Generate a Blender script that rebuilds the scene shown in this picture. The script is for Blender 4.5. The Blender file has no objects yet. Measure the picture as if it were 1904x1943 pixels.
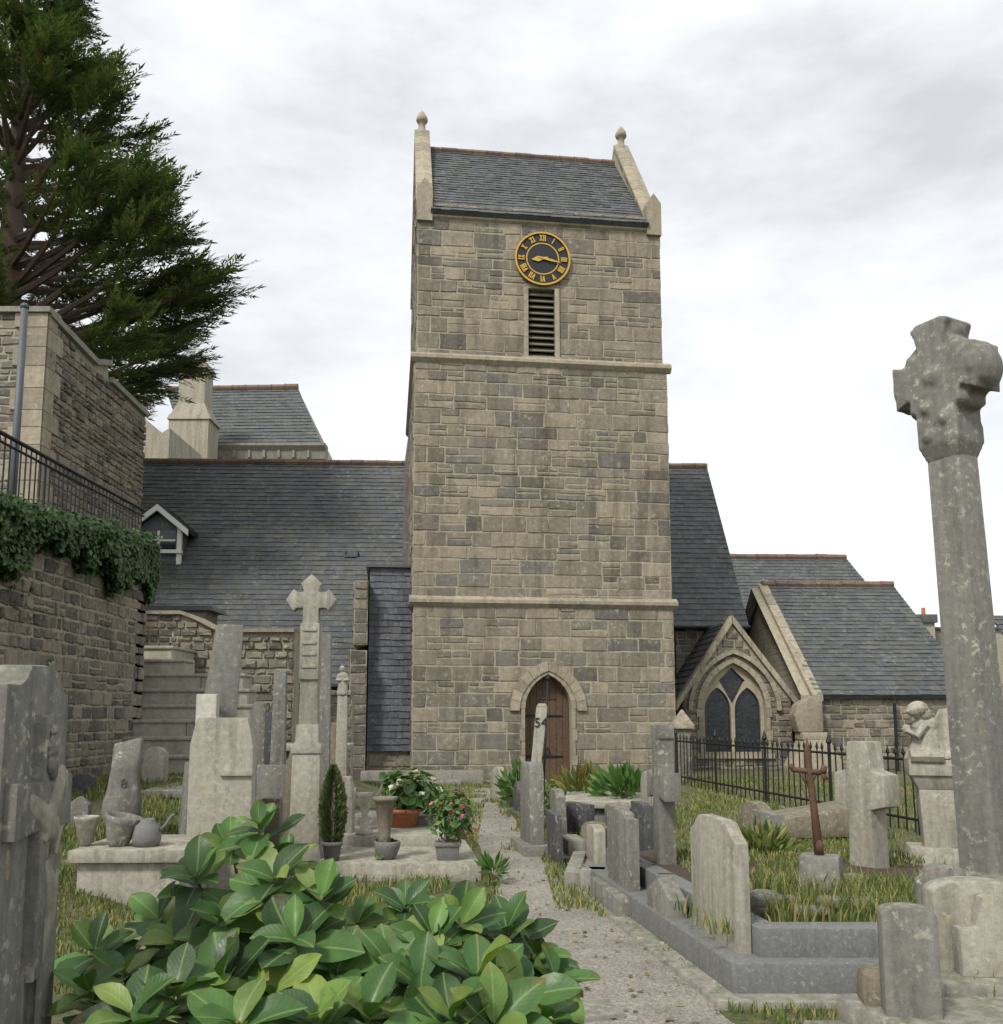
import bpy, bmesh, math, random
from mathutils import Vector, Matrix, noise
from mathutils.geometry import tessellate_polygon
random.seed(11)
R = math.radians
S = bpy.context.scene
COL = S.collection
PI = math.pi

# ------------------------------------------------------------------ camera
F = 1750.0; TH = R(7.0); CXP = 952.0; HOR = 1357.0
PYP = HOR - F*math.tan(TH)
CAM = Vector((0, 0, 1.6))
def ray(u, v):
    xc = (u-CXP)/F; yc = (PYP-v)/F
    return Vector((xc, math.cos(TH)-yc*math.sin(TH), math.sin(TH)+yc*math.cos(TH)))
def at(u, v, Y):
    r = ray(u, v); return CAM + r*(Y/r.y)
def gnd(u, v, z=0.0):
    r = ray(u, v); return CAM + r*((z-CAM.z)/r.z)
cam_d = bpy.data.cameras.new('camera'); cam = bpy.data.objects.new('camera', cam_d); COL.objects.link(cam)
cam.location = CAM; cam.rotation_euler = (PI/2+TH, 0, 0)
cam_d.sensor_fit = 'HORIZONTAL'; cam_d.sensor_width = 36; cam_d.lens = 36*F/1904
cam_d.shift_y = (PYP-971.5)/1904; cam_d.clip_end = 2000; cam_d.clip_start = 0.05
S.camera = cam

# ------------------------------------------------------------------ mesh builder
WM = {}
class MB:
    def __init__(s): s.v=[]; s.f=[]; s.r=[]; s.m=[]; s.uv={}
    def add(s, vs, fs, mi=0, rnd=None, M=None, uv=None):
        b = len(s.v)
        for i, v in enumerate(vs):
            v = Vector(v)
            s.v.append(M @ v if M is not None else v)
            if uv: s.uv[b+i] = uv[i]
        q = random.random() if rnd is None else rnd
        for f in fs:
            s.f.append([b+i for i in f]); s.r.append(q); s.m.append(mi)
    def box(s, x0,x1,y0,y1,z0,z1, mi=0, rnd=None, M=None):
        vs=[(x0,y0,z0),(x1,y0,z0),(x1,y1,z0),(x0,y1,z0),(x0,y0,z1),(x1,y0,z1),(x1,y1,z1),(x0,y1,z1)]
        s.add(vs,[(0,3,2,1),(4,5,6,7),(0,1,5,4),(1,2,6,5),(2,3,7,6),(3,0,4,7)],mi,rnd,M)
    def frus(s, w0,d0,w1,d1,z0,z1, mi=0, rnd=None, M=None, ox=0, oy=0):
        vs=[(-w0/2,-d0/2,z0),(w0/2,-d0/2,z0),(w0/2,d0/2,z0),(-w0/2,d0/2,z0),(ox-w1/2,oy-d1/2,z1),(ox+w1/2,oy-d1/2,z1),(ox+w1/2,oy+d1/2,z1),(ox-w1/2,oy+d1/2,z1)]
        s.add(vs,[(0,3,2,1),(4,5,6,7),(0,1,5,4),(1,2,6,5),(2,3,7,6),(3,0,4,7)],mi,rnd,M)
    def prism(s, poly, y0, y1, mi=0, rnd=None, M=None):   # poly (x,z), extruded along y
        n=len(poly)
        vs=[(x,y0,z) for x,z in poly]+[(x,y1,z) for x,z in poly]
        fs=[tuple(range(n)), tuple(range(2*n-1,n-1,-1))]
        for i in range(n):
            j=(i+1)%n; fs.append((i,i+n,j+n,j))
        s.add(vs,fs,mi,rnd,M)
    def lathe(s, prof, n=16, mi=0, rnd=None, M=None):     # prof (r,z)
        vs=[];fs=[]
        for r,z in prof:
            for k in range(n):
                a=2*PI*k/n; vs.append((r*math.cos(a),r*math.sin(a),z))
        for i in range(len(prof)-1):
            for k in range(n):
                k2=(k+1)%n; fs.append((i*n+k,i*n+k2,(i+1)*n+k2,(i+1)*n+k))
        fs.append(tuple(range(n-1,-1,-1))); fs.append(tuple(range((len(prof)-1)*n,len(prof)*n)))
        s.add(vs,fs,mi,rnd,M)
    def tube(s, pts, rad, n=6, mi=0, rnd=None, M=None):
        pts=[Vector(p) for p in pts]
        if not isinstance(rad,(list,tuple)): rad=[rad]*len(pts)
        vs=[];fs=[]
        for i,p in enumerate(pts):
            d=(pts[min(i+1,len(pts)-1)]-pts[max(i-1,0)]).normalized()
            a=d.orthogonal().normalized() if abs(d.z)>.9 else d.cross(Vector((0,0,1))).normalized()
            b=d.cross(a)
            for k in range(n):
                t=2*PI*k/n; vs.append(p+(a*math.cos(t)+b*math.sin(t))*rad[i])
        for i in range(len(pts)-1):
            for k in range(n):
                k2=(k+1)%n; fs.append((i*n+k,i*n+k2,(i+1)*n+k2,(i+1)*n+k))
        fs.append(tuple(range(n-1,-1,-1))); fs.append(tuple(range((len(pts)-1)*n,len(pts)*n)))
        s.add(vs,fs,mi,rnd,M)
    def ball(s, c, rx, ry, rz, n=12, M=None, mi=0, rnd=None, jit=0):
        c=Vector(c); vs=[];fs=[];m=n//2
        for i in range(1,m):
            t=PI*i/m
            for k in range(n):
                a=2*PI*k/n; j=1+random.uniform(-jit,jit)
                vs.append(c+Vector((rx*math.sin(t)*math.cos(a),ry*math.sin(t)*math.sin(a),rz*math.cos(t)))*j)
        for i in range(m-2):
            for k in range(n):
                k2=(k+1)%n; fs.append((i*n+k,(i+1)*n+k,(i+1)*n+k2,i*n+k2))
        t0=len(vs); vs.append(c+Vector((0,0,rz))); vs.append(c-Vector((0,0,rz)))
        for k in range(n):
            k2=(k+1)%n; fs.append((t0,k,k2)); fs.append((t0+1,(m-2)*n+k2,(m-2)*n+k))
        s.add(vs,fs,mi,rnd,M)
    def build(s, name, mat, parent=None, bevel=0, seg=2, smooth=False, world=False, remesh=0, wob=0, sm=4):
        me=bpy.data.meshes.new(name)
        vs=s.v
        if world and parent is not None:
            inv=WM[parent.name].inverted(); vs=[inv@v for v in vs]
        me.from_pydata([tuple(v) for v in vs],[],s.f)
        mats=mat if isinstance(mat,(list,tuple)) else [mat]
        for m in mats: me.materials.append(m)
        me.polygons.foreach_set('material_index', s.m)
        at_=me.attributes.new('rnd','FLOAT','FACE'); at_.data.foreach_set('value', s.r)
        if s.uv:
            for nm,k in (('lu',0),('lv',1)):
                a=me.attributes.new(nm,'FLOAT','POINT'); a.data.foreach_set('value',[s.uv.get(i,(0,0))[k] for i in range(len(vs))])
        if bevel or not s.uv:
            bm=bmesh.new(); bm.from_mesh(me)
            if not s.uv: bmesh.ops.recalc_face_normals(bm, faces=bm.faces)
            if bevel:
                es=[e for e in bm.edges if len(e.link_faces)==2 and e.calc_face_angle(0)>.45]
                bmesh.ops.bevel(bm,geom=es,offset=bevel,segments=seg,affect='EDGES',profile=.6,clamp_overlap=True)
            if wob:
                for v in bm.verts:
                    v.co+=noise.noise_vector(v.co*6)*wob
            bm.to_mesh(me); bm.free()
        if smooth or bevel:
            for p in me.polygons: p.use_smooth=True
        o=bpy.data.objects.new(name,me)
        if remesh:
            COL.objects.link(o); md=o.modifiers.new('r','REMESH'); md.mode='VOXEL'; md.voxel_size=remesh
            sq=o.modifiers.new('s','SMOOTH'); sq.iterations=sm; sq.factor=.5
            dg=bpy.context.evaluated_depsgraph_get(); me2=bpy.data.meshes.new_from_object(o.evaluated_get(dg))
            o.modifiers.clear(); o.data=me2; me2.name=name
            a=me2.attributes.get('rnd') or me2.attributes.new('rnd','FLOAT','FACE')
            for p in me2.polygons: p.use_smooth=True
        else: COL.objects.link(o)
        if bevel and not remesh:
            try: me.set_sharp_from_angle(angle=R(35))
            except Exception: pass
        WM[o.name]=Matrix.Identity(4)
        if parent is not None:
            o.parent=parent; WM[o.name]=WM[parent.name]
        return o
def tag(o,label=None,cat=None,group=None,kind=None):
    if label: o['label']=label
    if cat: o['category']=cat
    if group: o['group']=group
    if kind: o['kind']=kind
    return o
def thing(name,label,cat,loc=(0,0,0),rz=0,group=None):
    o=bpy.data.objects.new(name,None); COL.objects.link(o); o.location=loc; o.rotation_euler=(0,0,rz); o.empty_display_size=.1
    WM[o.name]=Matrix.Translation(Vector(loc)) @ Matrix.Rotation(rz,4,'Z')
    return tag(o,label,cat,group)
def T(x,y,z,rz=0,rx=0,ry=0): return Matrix.Translation((x,y,z)) @ Matrix.Rotation(rz,4,'Z') @ Matrix.Rotation(ry,4,'Y') @ Matrix.Rotation(rx,4,'X')

# ------------------------------------------------------------------ materials
def srgb(h):
    h=h.lstrip('#'); c=[int(h[i:i+2],16)/255 for i in (0,2,4)]
    return tuple((x/12.92 if x<=.04045 else ((x+.055)/1.055)**2.4) for x in c)+(1,)
def mk(name):
    m=bpy.data.materials.new(name); m.use_nodes=True; n=m.node_tree; n.nodes.clear()
    out=n.nodes.new('ShaderNodeOutputMaterial'); b=n.nodes.new('ShaderNodeBsdfPrincipled')
    n.links.new(b.outputs[0],out.inputs[0]); return m,n,b,out
def nz(n,scale,detail=4,rough=.6,vec=None,stretch=None):
    t=n.nodes.new('ShaderNodeTexNoise'); t.inputs['Scale'].default_value=scale; t.inputs['Detail'].default_value=detail; t.inputs['Roughness'].default_value=rough
    if stretch:
        mp=n.nodes.new('ShaderNodeMapping'); mp.inputs['Scale'].default_value=stretch; n.links.new(vec,mp.inputs[0]); n.links.new(mp.outputs[0],t.inputs[0])
    elif vec: n.links.new(vec,t.inputs[0])
    return t.outputs[0]
def ramp(n,fac,stops,interp='LINEAR'):
    r=n.nodes.new('ShaderNodeValToRGB'); r.color_ramp.interpolation=interp
    e=r.color_ramp.elements
    while len(e)<len(stops): e.new(.5)
    for i,(p,c) in enumerate(stops):
        e[i].position=p; e[i].color=c if len(c)==4 else (*c,1)
    n.links.new(fac,r.inputs[0]); return r.outputs[0]
def mix(n,fac,a,b,mode='MIX'):
    m=n.nodes.new('ShaderNodeMix'); m.data_type='RGBA'; m.blend_type=mode
    if isinstance(fac,(int,float)): m.inputs[0].default_value=fac
    else: n.links.new(fac,m.inputs[0])
    for i,x in ((6,a),(7,b)):
        if isinstance(x,tuple): m.inputs[i].default_value=x
        else: n.links.new(x,m.inputs[i])
    return m.outputs[2]
def attr(n,name):
    a=n.nodes.new('ShaderNodeAttribute'); a.attribute_name=name; return a.outputs['Fac']
def gv(x): return (x,x,x,1)
def bump(n,b,h,strength,dist):
    k=n.nodes.new('ShaderNodeBump'); k.inputs['Strength'].default_value=strength; k.inputs['Distance'].default_value=dist
    n.links.new(h,k.inputs['Height']); n.links.new(k.outputs[0],b.inputs['Normal'])
def coords(n,obj=False):
    if obj: return n.nodes.new('ShaderNodeTexCoord').outputs['Object']
    return n.nodes.new('ShaderNodeNewGeometry').outputs['Position']
def stone(name,cols,scale=1.0,lich=.3,lcol='#b9b7a4',lcol2='#9c8a55',stain=.35,rough=.88,bd=.006,moss=0.0,spec=.3):
    m,n,b,_=mk(name); P=coords(n)
    k=len(cols)
    base=ramp(n,attr(n,'rnd'),[(i/(max(k-1,1)),srgb(c)) for i,c in enumerate(cols)]) if k>1 else ramp(n,attr(n,'rnd'),[(0,srgb(cols[0])),(1,srgb(cols[0]))])
    big=nz(n,1.1*scale,5,.6,P); med=nz(n,9*scale,6,.65,P); fine=nz(n,60*scale,4,.7,P)
    c=mix(n,1.0,base,ramp(n,med,[(.25,gv(.72)),(.75,gv(1.2))]),'MULTIPLY')
    c=mix(n,1.0,c,ramp(n,fine,[(.3,gv(.82)),(.7,gv(1.15))]),'MULTIPLY')
    if stain:
        st=nz(n,1.0,6,.68,P,(3.2*scale,3.2*scale,.3*scale))
        c=mix(n,ramp(n,st,[(.46,gv(0)),(.66,gv(stain))]),c,mix(n,1.0,c,(.38,.37,.34,1),'MULTIPLY'))
    if lich:
        v=n.nodes.new('ShaderNodeTexNoise'); v.inputs['Scale'].default_value=8*scale; v.inputs['Detail'].default_value=7; v.inputs['Roughness'].default_value=.72; n.links.new(P,v.inputs[0])
        mm=n.nodes.new('ShaderNodeMath'); mm.operation='MULTIPLY'; n.links.new(ramp(n,v.outputs[0],[(.55,gv(0)),(.61,gv(.85))]),mm.inputs[0]); n.links.new(ramp(n,big,[(.4,gv(.15)),(.65,gv(lich*2))]),mm.inputs[1])
        lc=mix(n,ramp(n,nz(n,3.3*scale,3,.5,P),[(.52,gv(0)),(.62,gv(1))]),srgb(lcol),srgb(lcol2))
        c=mix(n,mm.outputs[0],c,lc)
    if moss:
        g=n.nodes.new('ShaderNodeNewGeometry'); sx=n.nodes.new('ShaderNodeSeparateXYZ'); n.links.new(g.outputs['Normal'],sx.inputs[0])
        ms=nz(n,5*scale,6,.7,P); ad=n.nodes.new('ShaderNodeMath'); ad.operation='MULTIPLY_ADD'; n.links.new(sx.outputs[2],ad.inputs[0]); ad.inputs[1].default_value=.18; n.links.new(ms,ad.inputs[2])
        c=mix(n,ramp(n,ad.outputs[0],[(.62,gv(0)),(.78,gv(moss))]),c,srgb('#4c5430'))
    n.links.new(c,b.inputs['Base Color']); b.inputs['Roughness'].default_value=rough; b.inputs['Specular IOR Level'].default_value=spec
    h=mix(n,.45,med,fine); bump(n,b,h,.8,bd)
    return m
def simple(name,c,rough=.6,metal=0,var=.25,scale=12,bd=.002,c2=None):
    m,n,b,_=mk(name); P=coords(n)
    x=nz(n,scale,5,.65,P)
    col=mix(n,ramp(n,x,[(.35,gv(0)),(.7,gv(1))]),srgb(c),srgb(c2)) if c2 else mix(n,1.0,srgb(c),ramp(n,x,[(.25,gv(1-var)),(.75,gv(1+var))]),'MULTIPLY')
    n.links.new(col,b.inputs['Base Color']); b.inputs['Roughness'].default_value=rough; b.inputs['Metallic'].default_value=metal
    if bd: bump(n,b,nz(n,scale*5,4,.6,P),.5,bd)
    return m
def leafm(name,cols,rough=.45,trans=.25,veins=False,spec=.4):
    m,n,b,out=mk(name); P=coords(n)
    c=ramp(n,attr(n,'rnd'),[(i/(len(cols)-1),srgb(x)) for i,x in enumerate(cols)])
    c=mix(n,1.0,c,ramp(n,nz(n,14,4,.6,P),[(.3,gv(.78)),(.7,gv(1.2))]),'MULTIPLY')
    if veins:
        lu=attr(n,'lu'); lv=attr(n,'lv')
        c=mix(n,ramp(n,lu,[(0,gv(.5)),(.05,gv(.25)),(.09,gv(0))]),c,srgb('#8fa35f'))
        a=n.nodes.new('ShaderNodeMath'); a.operation='MULTIPLY_ADD'; n.links.new(lu,a.inputs[0]); a.inputs[1].default_value=-.33; n.links.new(lv,a.inputs[2])
        w=n.nodes.new('ShaderNodeMath'); w.operation='MULTIPLY'; n.links.new(a.outputs[0],w.inputs[0]); w.inputs[1].default_value=58
        sn=n.nodes.new('ShaderNodeMath'); sn.operation='SINE'; n.links.new(w.outputs[0],sn.inputs[0])
        c=mix(n,ramp(n,sn.outputs[0],[(.93,gv(0)),(1,gv(.14))]),c,srgb('#7f955a'))
        bump(n,b,sn.outputs[0],.1,.0012)
        tp=n.nodes.new('ShaderNodeMath'); tp.operation='MULTIPLY'; n.links.new(ramp(n,lv,[(.8,gv(0)),(1,gv(1))]),tp.inputs[0]); n.links.new(ramp(n,nz(n,9,4,.6,P),[(.5,gv(0)),(.6,gv(1))]),tp.inputs[1])
        c=mix(n,tp.outputs[0],c,srgb('#6b5330'))
        rr_=ramp(n,nz(n,20,4,.6,P),[(.3,gv(.36)),(.7,gv(.62))]); n.links.new(rr_,b.inputs['Roughness'])
        c=mix(n,ramp(n,nz(n,55,3,.6,P),[(.66,gv(0)),(.71,gv(.75))]),c,srgb('#5e4827'))
    n.links.new(c,b.inputs['Base Color']); 
    if not b.inputs['Roughness'].is_linked: b.inputs['Roughness'].default_value=rough
    b.inputs['Specular IOR Level'].default_value=spec
    if trans:
        t=n.nodes.new('ShaderNodeBsdfTranslucent'); n.links.new(mix(n,1.0,c,(1.3,1.5,.6,1),'MULTIPLY'),t.inputs[0])
        ms=n.nodes.new('ShaderNodeMixShader'); ms.inputs[0].default_value=trans
        n.links.new(b.outputs[0],ms.inputs[1]); n.links.new(t.outputs[0],ms.inputs[2]); n.links.new(ms.outputs[0],out.inputs[0])
    return m

M_TOWER=stone('tower_stone',['#666057','#80786a','#8a8273','#6f6b66','#978d7b','#7c7567','#9f9480','#6d675e'],1,.3,moss=.25,bd=.014,stain=.6)
M_RUB=stone('rubble_stone',['#57534c','#787166','#8a8375','#615c57','#94897a','#6d665b'],1.3,.3,moss=.3,bd=.014)
M_MORT=stone('lime_mortar',['#a09985'],2,.1,stain=.4,bd=.006)
M_DRESS=stone('dressed_stone',['#968d7b','#a79d89','#8b8374'],1.2,.3,moss=.3,bd=.006)
M_SLATE=stone('roof_slate',['#44474c','#4b4e53','#53565a','#484a4e','#5a5b59','#4e4c4c'],.8,.45,lcol='#85877a',lcol2='#7c7650',stain=.45,rough=.62,bd=.004,moss=.35,spec=.45)
M_SLATEHANG=stone('hung_slate',['#4b4e55','#565a61','#63666b','#505055'],1.4,.2,stain=.5,rough=.6,bd=.003)
M_RIDGE=stone('ridge_tile',['#6d5a4c','#7a6453','#5f5450'],2,.3,moss=.4)
M_GREY=stone('grey_limestone',['#7d7b74'],2.4,.5,moss=.45,stain=.5,bd=.004)
M_PALE=stone('pale_limestone',['#a19c8f'],2.4,.45,moss=.35,stain=.55,bd=.004)
M_DARK=stone('dark_slate_stone',['#4d4e50'],2.4,.4,moss=.3,stain=.2,rough=.7,bd=.003)
M_SAND=stone('brown_sandstone',['#7f7666'],2.4,.45,moss=.45,stain=.5,bd=.004)
M_GRAN=stone('grey_granite',['#6f706f'],5,.3,moss=.25,stain=.3,rough=.6,bd=.002,spec=.5)
M_MARB=stone('weathered_marble',['#b9b6ab'],2.4,.25,moss=.3,stain=.6,bd=.002,rough=.7)
M_CONC=stone('old_concrete',['#8c897f'],2,.35,moss=.5,stain=.5,bd=.003)
M_IRON=simple('black_iron','#1d1e1f',.55,.3,.3,30,.001)
M_RUST=simple('rusty_iron','#4a3a30',.8,.1,.3,30,.002,'#6f4a33')
M_WOOD=simple('dark_wood','#4a392a',.75,0,.3,18,.003,'#62503d')
M_GREYWOOD=simple('weathered_timber','#6c6458',.85,0,.3,18,.003,'#82796b')
M_GILT=simple('gilt','#c9a24a',.4,.6,.1,20,0)
M_BLACK=simple('black_paint','#17191c',.5,0,.2,20,0)
M_TERRA=simple('terracotta','#a35f3f',.8,0,.2,25,.001,'#b5795a')
M_POTGREY=simple('grey_pot','#6d6c69',.8,0,.2,25,.001)
M_SOIL=simple('soil','#3b3026',1,0,.4,20,.02,'#4d4233')
M_RENDER=stone('house_render',['#a39c8b'],1,.15,stain=.5,bd=.008)
M_LEAD=simple('lead_pipe','#55585b',.6,.2,.2,20,.001)
M_LEAF=leafm('magnolia_leaf',['#29401f','#35532a','#46682f','#3a5a2c','#557a39','#7d8f47','#40602d'],.46,.2,True,.4)
M_CONIF=leafm('cypress_spray',['#34452b','#465a35','#5a6d40','#3c4f2d','#6a7746','#6b6440','#4d6038'],.7,.15)
M_IVY=leafm('ivy_leaf',['#22381d','#304c25','#3f5f2f','#2a421f','#577038','#3a5530'],.45,.15)
M_GRASS=leafm('grass_blade',['#46592c','#5a6d36','#737f45','#4c5f31','#95905a','#a39a68','#5d6b38'],.7,.25)
M_BUSH=leafm('garden_leaf',['#35512a','#496a33','#5d8040','#426030','#718d4d'],.5,.25)
M_DRY=leafm('dry_fern',['#6b6a38','#84783f','#5a6a34','#9a8850'],.7,.25)
M_PINK=leafm('pink_petal',['#c9607f','#d98aa0','#b94a70','#e6b3c0'],.5,.3)
M_WHITEP=leafm('white_petal',['#d8d6cb','#e6e2d3','#cfc9a5','#e9e6dc'],.5,.3)
M_BARK=simple('bark','#54463a',.95,0,.4,14,.02,'#6b5d4f')
M_TWIG=simple('green_stem','#5b6236',.7,0,.3,20,.002,'#6f5d3c')

def glass_mat():
    m,n,b,_=mk('leaded_glass'); P=coords(n)
    v=n.nodes.new('ShaderNodeTexVoronoi'); v.inputs['Scale'].default_value=9; n.links.new(P,v.inputs[0])
    c=ramp(n,v.outputs['Color'],[(0,srgb('#161b24')),(.35,srgb('#232d33')),(.6,srgb('#33302c')),(.8,srgb('#1f2f38')),(1,srgb('#3a2f3a'))])
    e=n.nodes.new('ShaderNodeTexVoronoi'); e.feature='DISTANCE_TO_EDGE'; e.inputs['Scale'].default_value=9; n.links.new(P,e.inputs[0])
    c=mix(n,ramp(n,e.outputs['Distance'],[(.02,gv(1)),(.05,gv(0))]),c,srgb('#0d0e0f'))
    n.links.new(c,b.inputs['Base Color']); b.inputs['Roughness'].default_value=.22; bump(n,b,nz(n,14,2,.5,P),.3,.01); return m
M_GLASS=glass_mat()
def pane_mat():
    m,n,b,_=mk('window_pane'); b.inputs['Base Color'].default_value=srgb('#20262b'); b.inputs['Roughness'].default_value=.08; return m
M_PANE=pane_mat()
M_WPAINT=simple('white_paint','#d9d8d2',.5,0,.08,10,0)
def ground_mat():
    m,n,b,_=mk('churchyard_ground'); P=coords(n)
    a=nz(n,.9,6,.65,P); f=nz(n,22,6,.7,P); g=nz(n,90,3,.6,P)
    gr=mix(n,ramp(n,f,[(.35,gv(0)),(.65,gv(1))]),srgb('#434629'),srgb('#5f643a'))
    dr=mix(n,ramp(n,f,[(.35,gv(0)),(.65,gv(1))]),srgb('#5b4f3f'),srgb('#7b7060'))
    c=mix(n,ramp(n,a,[(.5,gv(0)),(.62,gv(.85))]),gr,dr)
    c=mix(n,1.0,c,ramp(n,g,[(.3,gv(.75)),(.7,gv(1.2))]),'MULTIPLY')
    n.links.new(c,b.inputs['Base Color']); b.inputs['Roughness'].default_value=.95; bump(n,b,mix(n,.5,f,g),1,.03); return m
def path_mat():
    m,n,b,_=mk('gravel_tarmac'); P=coords(n)
    v=n.nodes.new('ShaderNodeTexVoronoi'); v.inputs['Scale'].default_value=70; n.links.new(P,v.inputs[0])
    c=ramp(n,v.outputs['Color'],[(0,srgb('#6b675f')),(.5,srgb('#8a857a')),(1,srgb('#a39d90'))])
    a=nz(n,1.6,6,.65,P)
    c=mix(n,1.0,c,ramp(n,a,[(.3,gv(.72)),(.7,gv(1.15))]),'MULTIPLY')
    c=mix(n,ramp(n,nz(n,2.7,6,.7,P),[(.58,gv(0)),(.72,gv(.55))]),c,srgb('#56583c'))
    c=mix(n,ramp(n,nz(n,26,3,.6,P),[(.7,gv(0)),(.74,gv(.8))]),c,srgb('#5b4a33'))
    n.links.new(c,b.inputs['Base Color']); b.inputs['Roughness'].default_value=.9; bump(n,b,v.outputs['Distance'],.7,.012); return m
M_GROUND=ground_mat(); M_PATH=path_mat()

# ------------------------------------------------------------------ masonry, slates
def smooth01(t): t=max(0,min(1,t)); return t*t*(3-2*t)
def gz(x,y):
    b=smooth01((-2.3-x)/1.7)*(.22+.48*smooth01((y-6)/6))*(1-smooth01((y-19)/3))
    r=smooth01((x-1.75)/1.2)*.12*smooth01((y-2)/3)
    return b+r
def ext(poly,z):
    xs=[]; n=len(poly)
    for i in range(n):
        (x0,z0),(x1,z1)=poly[i],poly[(i+1)%n]
        if (z0<=z<z1) or (z1<=z<z0): xs.append(x0+(x1-x0)*(z-z0)/(z1-z0))
    xs.sort(); return [(xs[i],xs[i+1]) for i in range(0,len(xs)-1,2)]
def free(poly,holes,z0,z1):
    e0=ext(poly,z0+1e-4); e1=ext(poly,z1-1e-4)
    if not e0 or not e1: return []
    iv=[(max(e0[0][0],e1[0][0]),min(e0[-1][1],e1[-1][1]))]
    for h in holes:
        ex=[]
        for k in range(5):
            for a,b in ext(h,z0+(z1-z0)*(k+.01)/4.02): ex+= [a,b]
        if ex:
            lo,hi=min(ex),max(ex); nv=[]
            for a,b in iv:
                if hi<=a or lo>=b: nv.append((a,b)); continue
                if lo-a>.02: nv.append((a,lo))
                if b-hi>.02: nv.append((hi,b))
            iv=nv
    return iv
def one_stone(mb,fr,a0,a1,z0,z1,pr,mi=0,g=.013):
    j=lambda s: random.uniform(-s,s)
    w=a1-a0;h=z1-z0; q=min(.015,w*.1,h*.1)
    a0+=g;a1-=g;z0+=g;z1-=g
    if a1-a0<.03 or z1-z0<.03: return
    o=[(a0+j(q),z0+j(q)),((a0+a1)/2+j(.1)*w,z0+j(q)),(a1+j(q),z0+j(q)),(a1+j(q),(z0+z1)/2+j(.1)*h),(a1+j(q),z1+j(q)),((a0+a1)/2+j(.1)*w,z1+j(q)),(a0+j(q),z1+j(q)),(a0+j(q),(z0+z1)/2+j(.1)*h)]
    cx=(a0+a1)/2;cz=(z0+z1)/2; ins=min(.014,(a1-a0)*.2,(z1-z0)*.2)
    fx=1-2*ins/(a1-a0)*random.uniform(.7,1.3); fz=1-2*ins/(z1-z0)*random.uniform(.7,1.3)
    inn=[(cx+(x-cx)*fx,cz+(z-cz)*fz) for x,z in o]
    pr*=random.uniform(.35,1.35); tl=[pr*random.uniform(.7,1.2) for _ in range(8)]
    vs=[fr(x,z,.004) for x,z in o]+[fr(x,z,-tl[i]) for i,(x,z) in enumerate(inn)]+[fr(cx+j(.15)*w,cz+j(.15)*h,-pr*random.uniform(.9,1.2))]
    mb.add(vs,[(8+i,8+(i+1)%8,16) for i in range(8)]+[(i,(i+1)%8,8+(i+1)%8,8+i) for i in range(8)],mi)
def stones(mb,fr,poly,holes=(),ch=(.17,.33),ln=(.28,.8),pr=.025,split=.35,quoin=True,mi=0):
    zs=[z for _,z in poly]; z=min(zs); top=max(zs)
    row=0
    while z<top-.02:
        h=random.uniform(*ch); h=min(h,top-z)
        if top-(z+h)<ch[0]*.6: h=top-z
        for a,b in free(poly,holes,z,z+h):
            x=a; first=True
            while x<b-1e-3:
                l=random.uniform(*ln)*(h/ch[1]*.5+.55)
                if quoin and first: l=(.62 if row%2 else .34)*random.uniform(.9,1.1)
                if b-(x+l)<ln[0]*.6: l=b-x
                if not first and random.random()<split and h>.2 and b-x-l>.01:
                    k=random.uniform(.4,.6)
                    one_stone(mb,fr,x,x+l,z,z+h*k,pr,mi); 
                    if l>.5 and random.random()<.5:
                        s=random.uniform(.35,.65); one_stone(mb,fr,x,x+l*s,z+h*k,z+h,pr,mi); one_stone(mb,fr,x+l*s,x+l,z+h*k,z+h,pr,mi)
                    else: one_stone(mb,fr,x,x+l,z+h*k,z+h,pr,mi)
                else: one_stone(mb,fr,x,x+l,z,z+h,pr,mi)
                x+=l; first=False
        z+=h; row+=1
def plate(mb,fr,outer,holes,d0,d1,mi=0,outer_sides=True,rnd=.5):
    loops=[outer]+list(holes)
    flat=[p for l in loops for p in l]
    tris=tessellate_polygon([[Vector((x,z,0)) for x,z in l] for l in loops])
    mb.add([fr(x,z,d0) for x,z in flat],[tuple(t) for t in tris],mi,rnd)
    for li,l in enumerate(loops):
        if li==0 and not outer_sides: continue
        n=len(l); vs=[fr(x,z,d0) for x,z in l]+[fr(x,z,d1) for x,z in l]
        mb.add(vs,[(i,(i+1)%n,n+(i+1)%n,n+i) for i in range(n)],mi,rnd)
def arch(c,hw,zb,zs,h,n=9):
    k=(h*h-hw*hw)/(2*hw); Rr=hw+k; pts=[(c-hw,zb),(c+hw,zb)]
    a1=math.atan2(h,k) if Rr>0 else PI/2
    for i in range(n+1):
        t=a1*i/n; pts.append((c-k+Rr*math.cos(t),zs+Rr*math.sin(t)))
    for i in range(n-1,-1,-1):
        t=a1*i/n; pts.append((c+k-Rr*math.cos(t),zs+Rr*math.sin(t)))
    return pts
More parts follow.
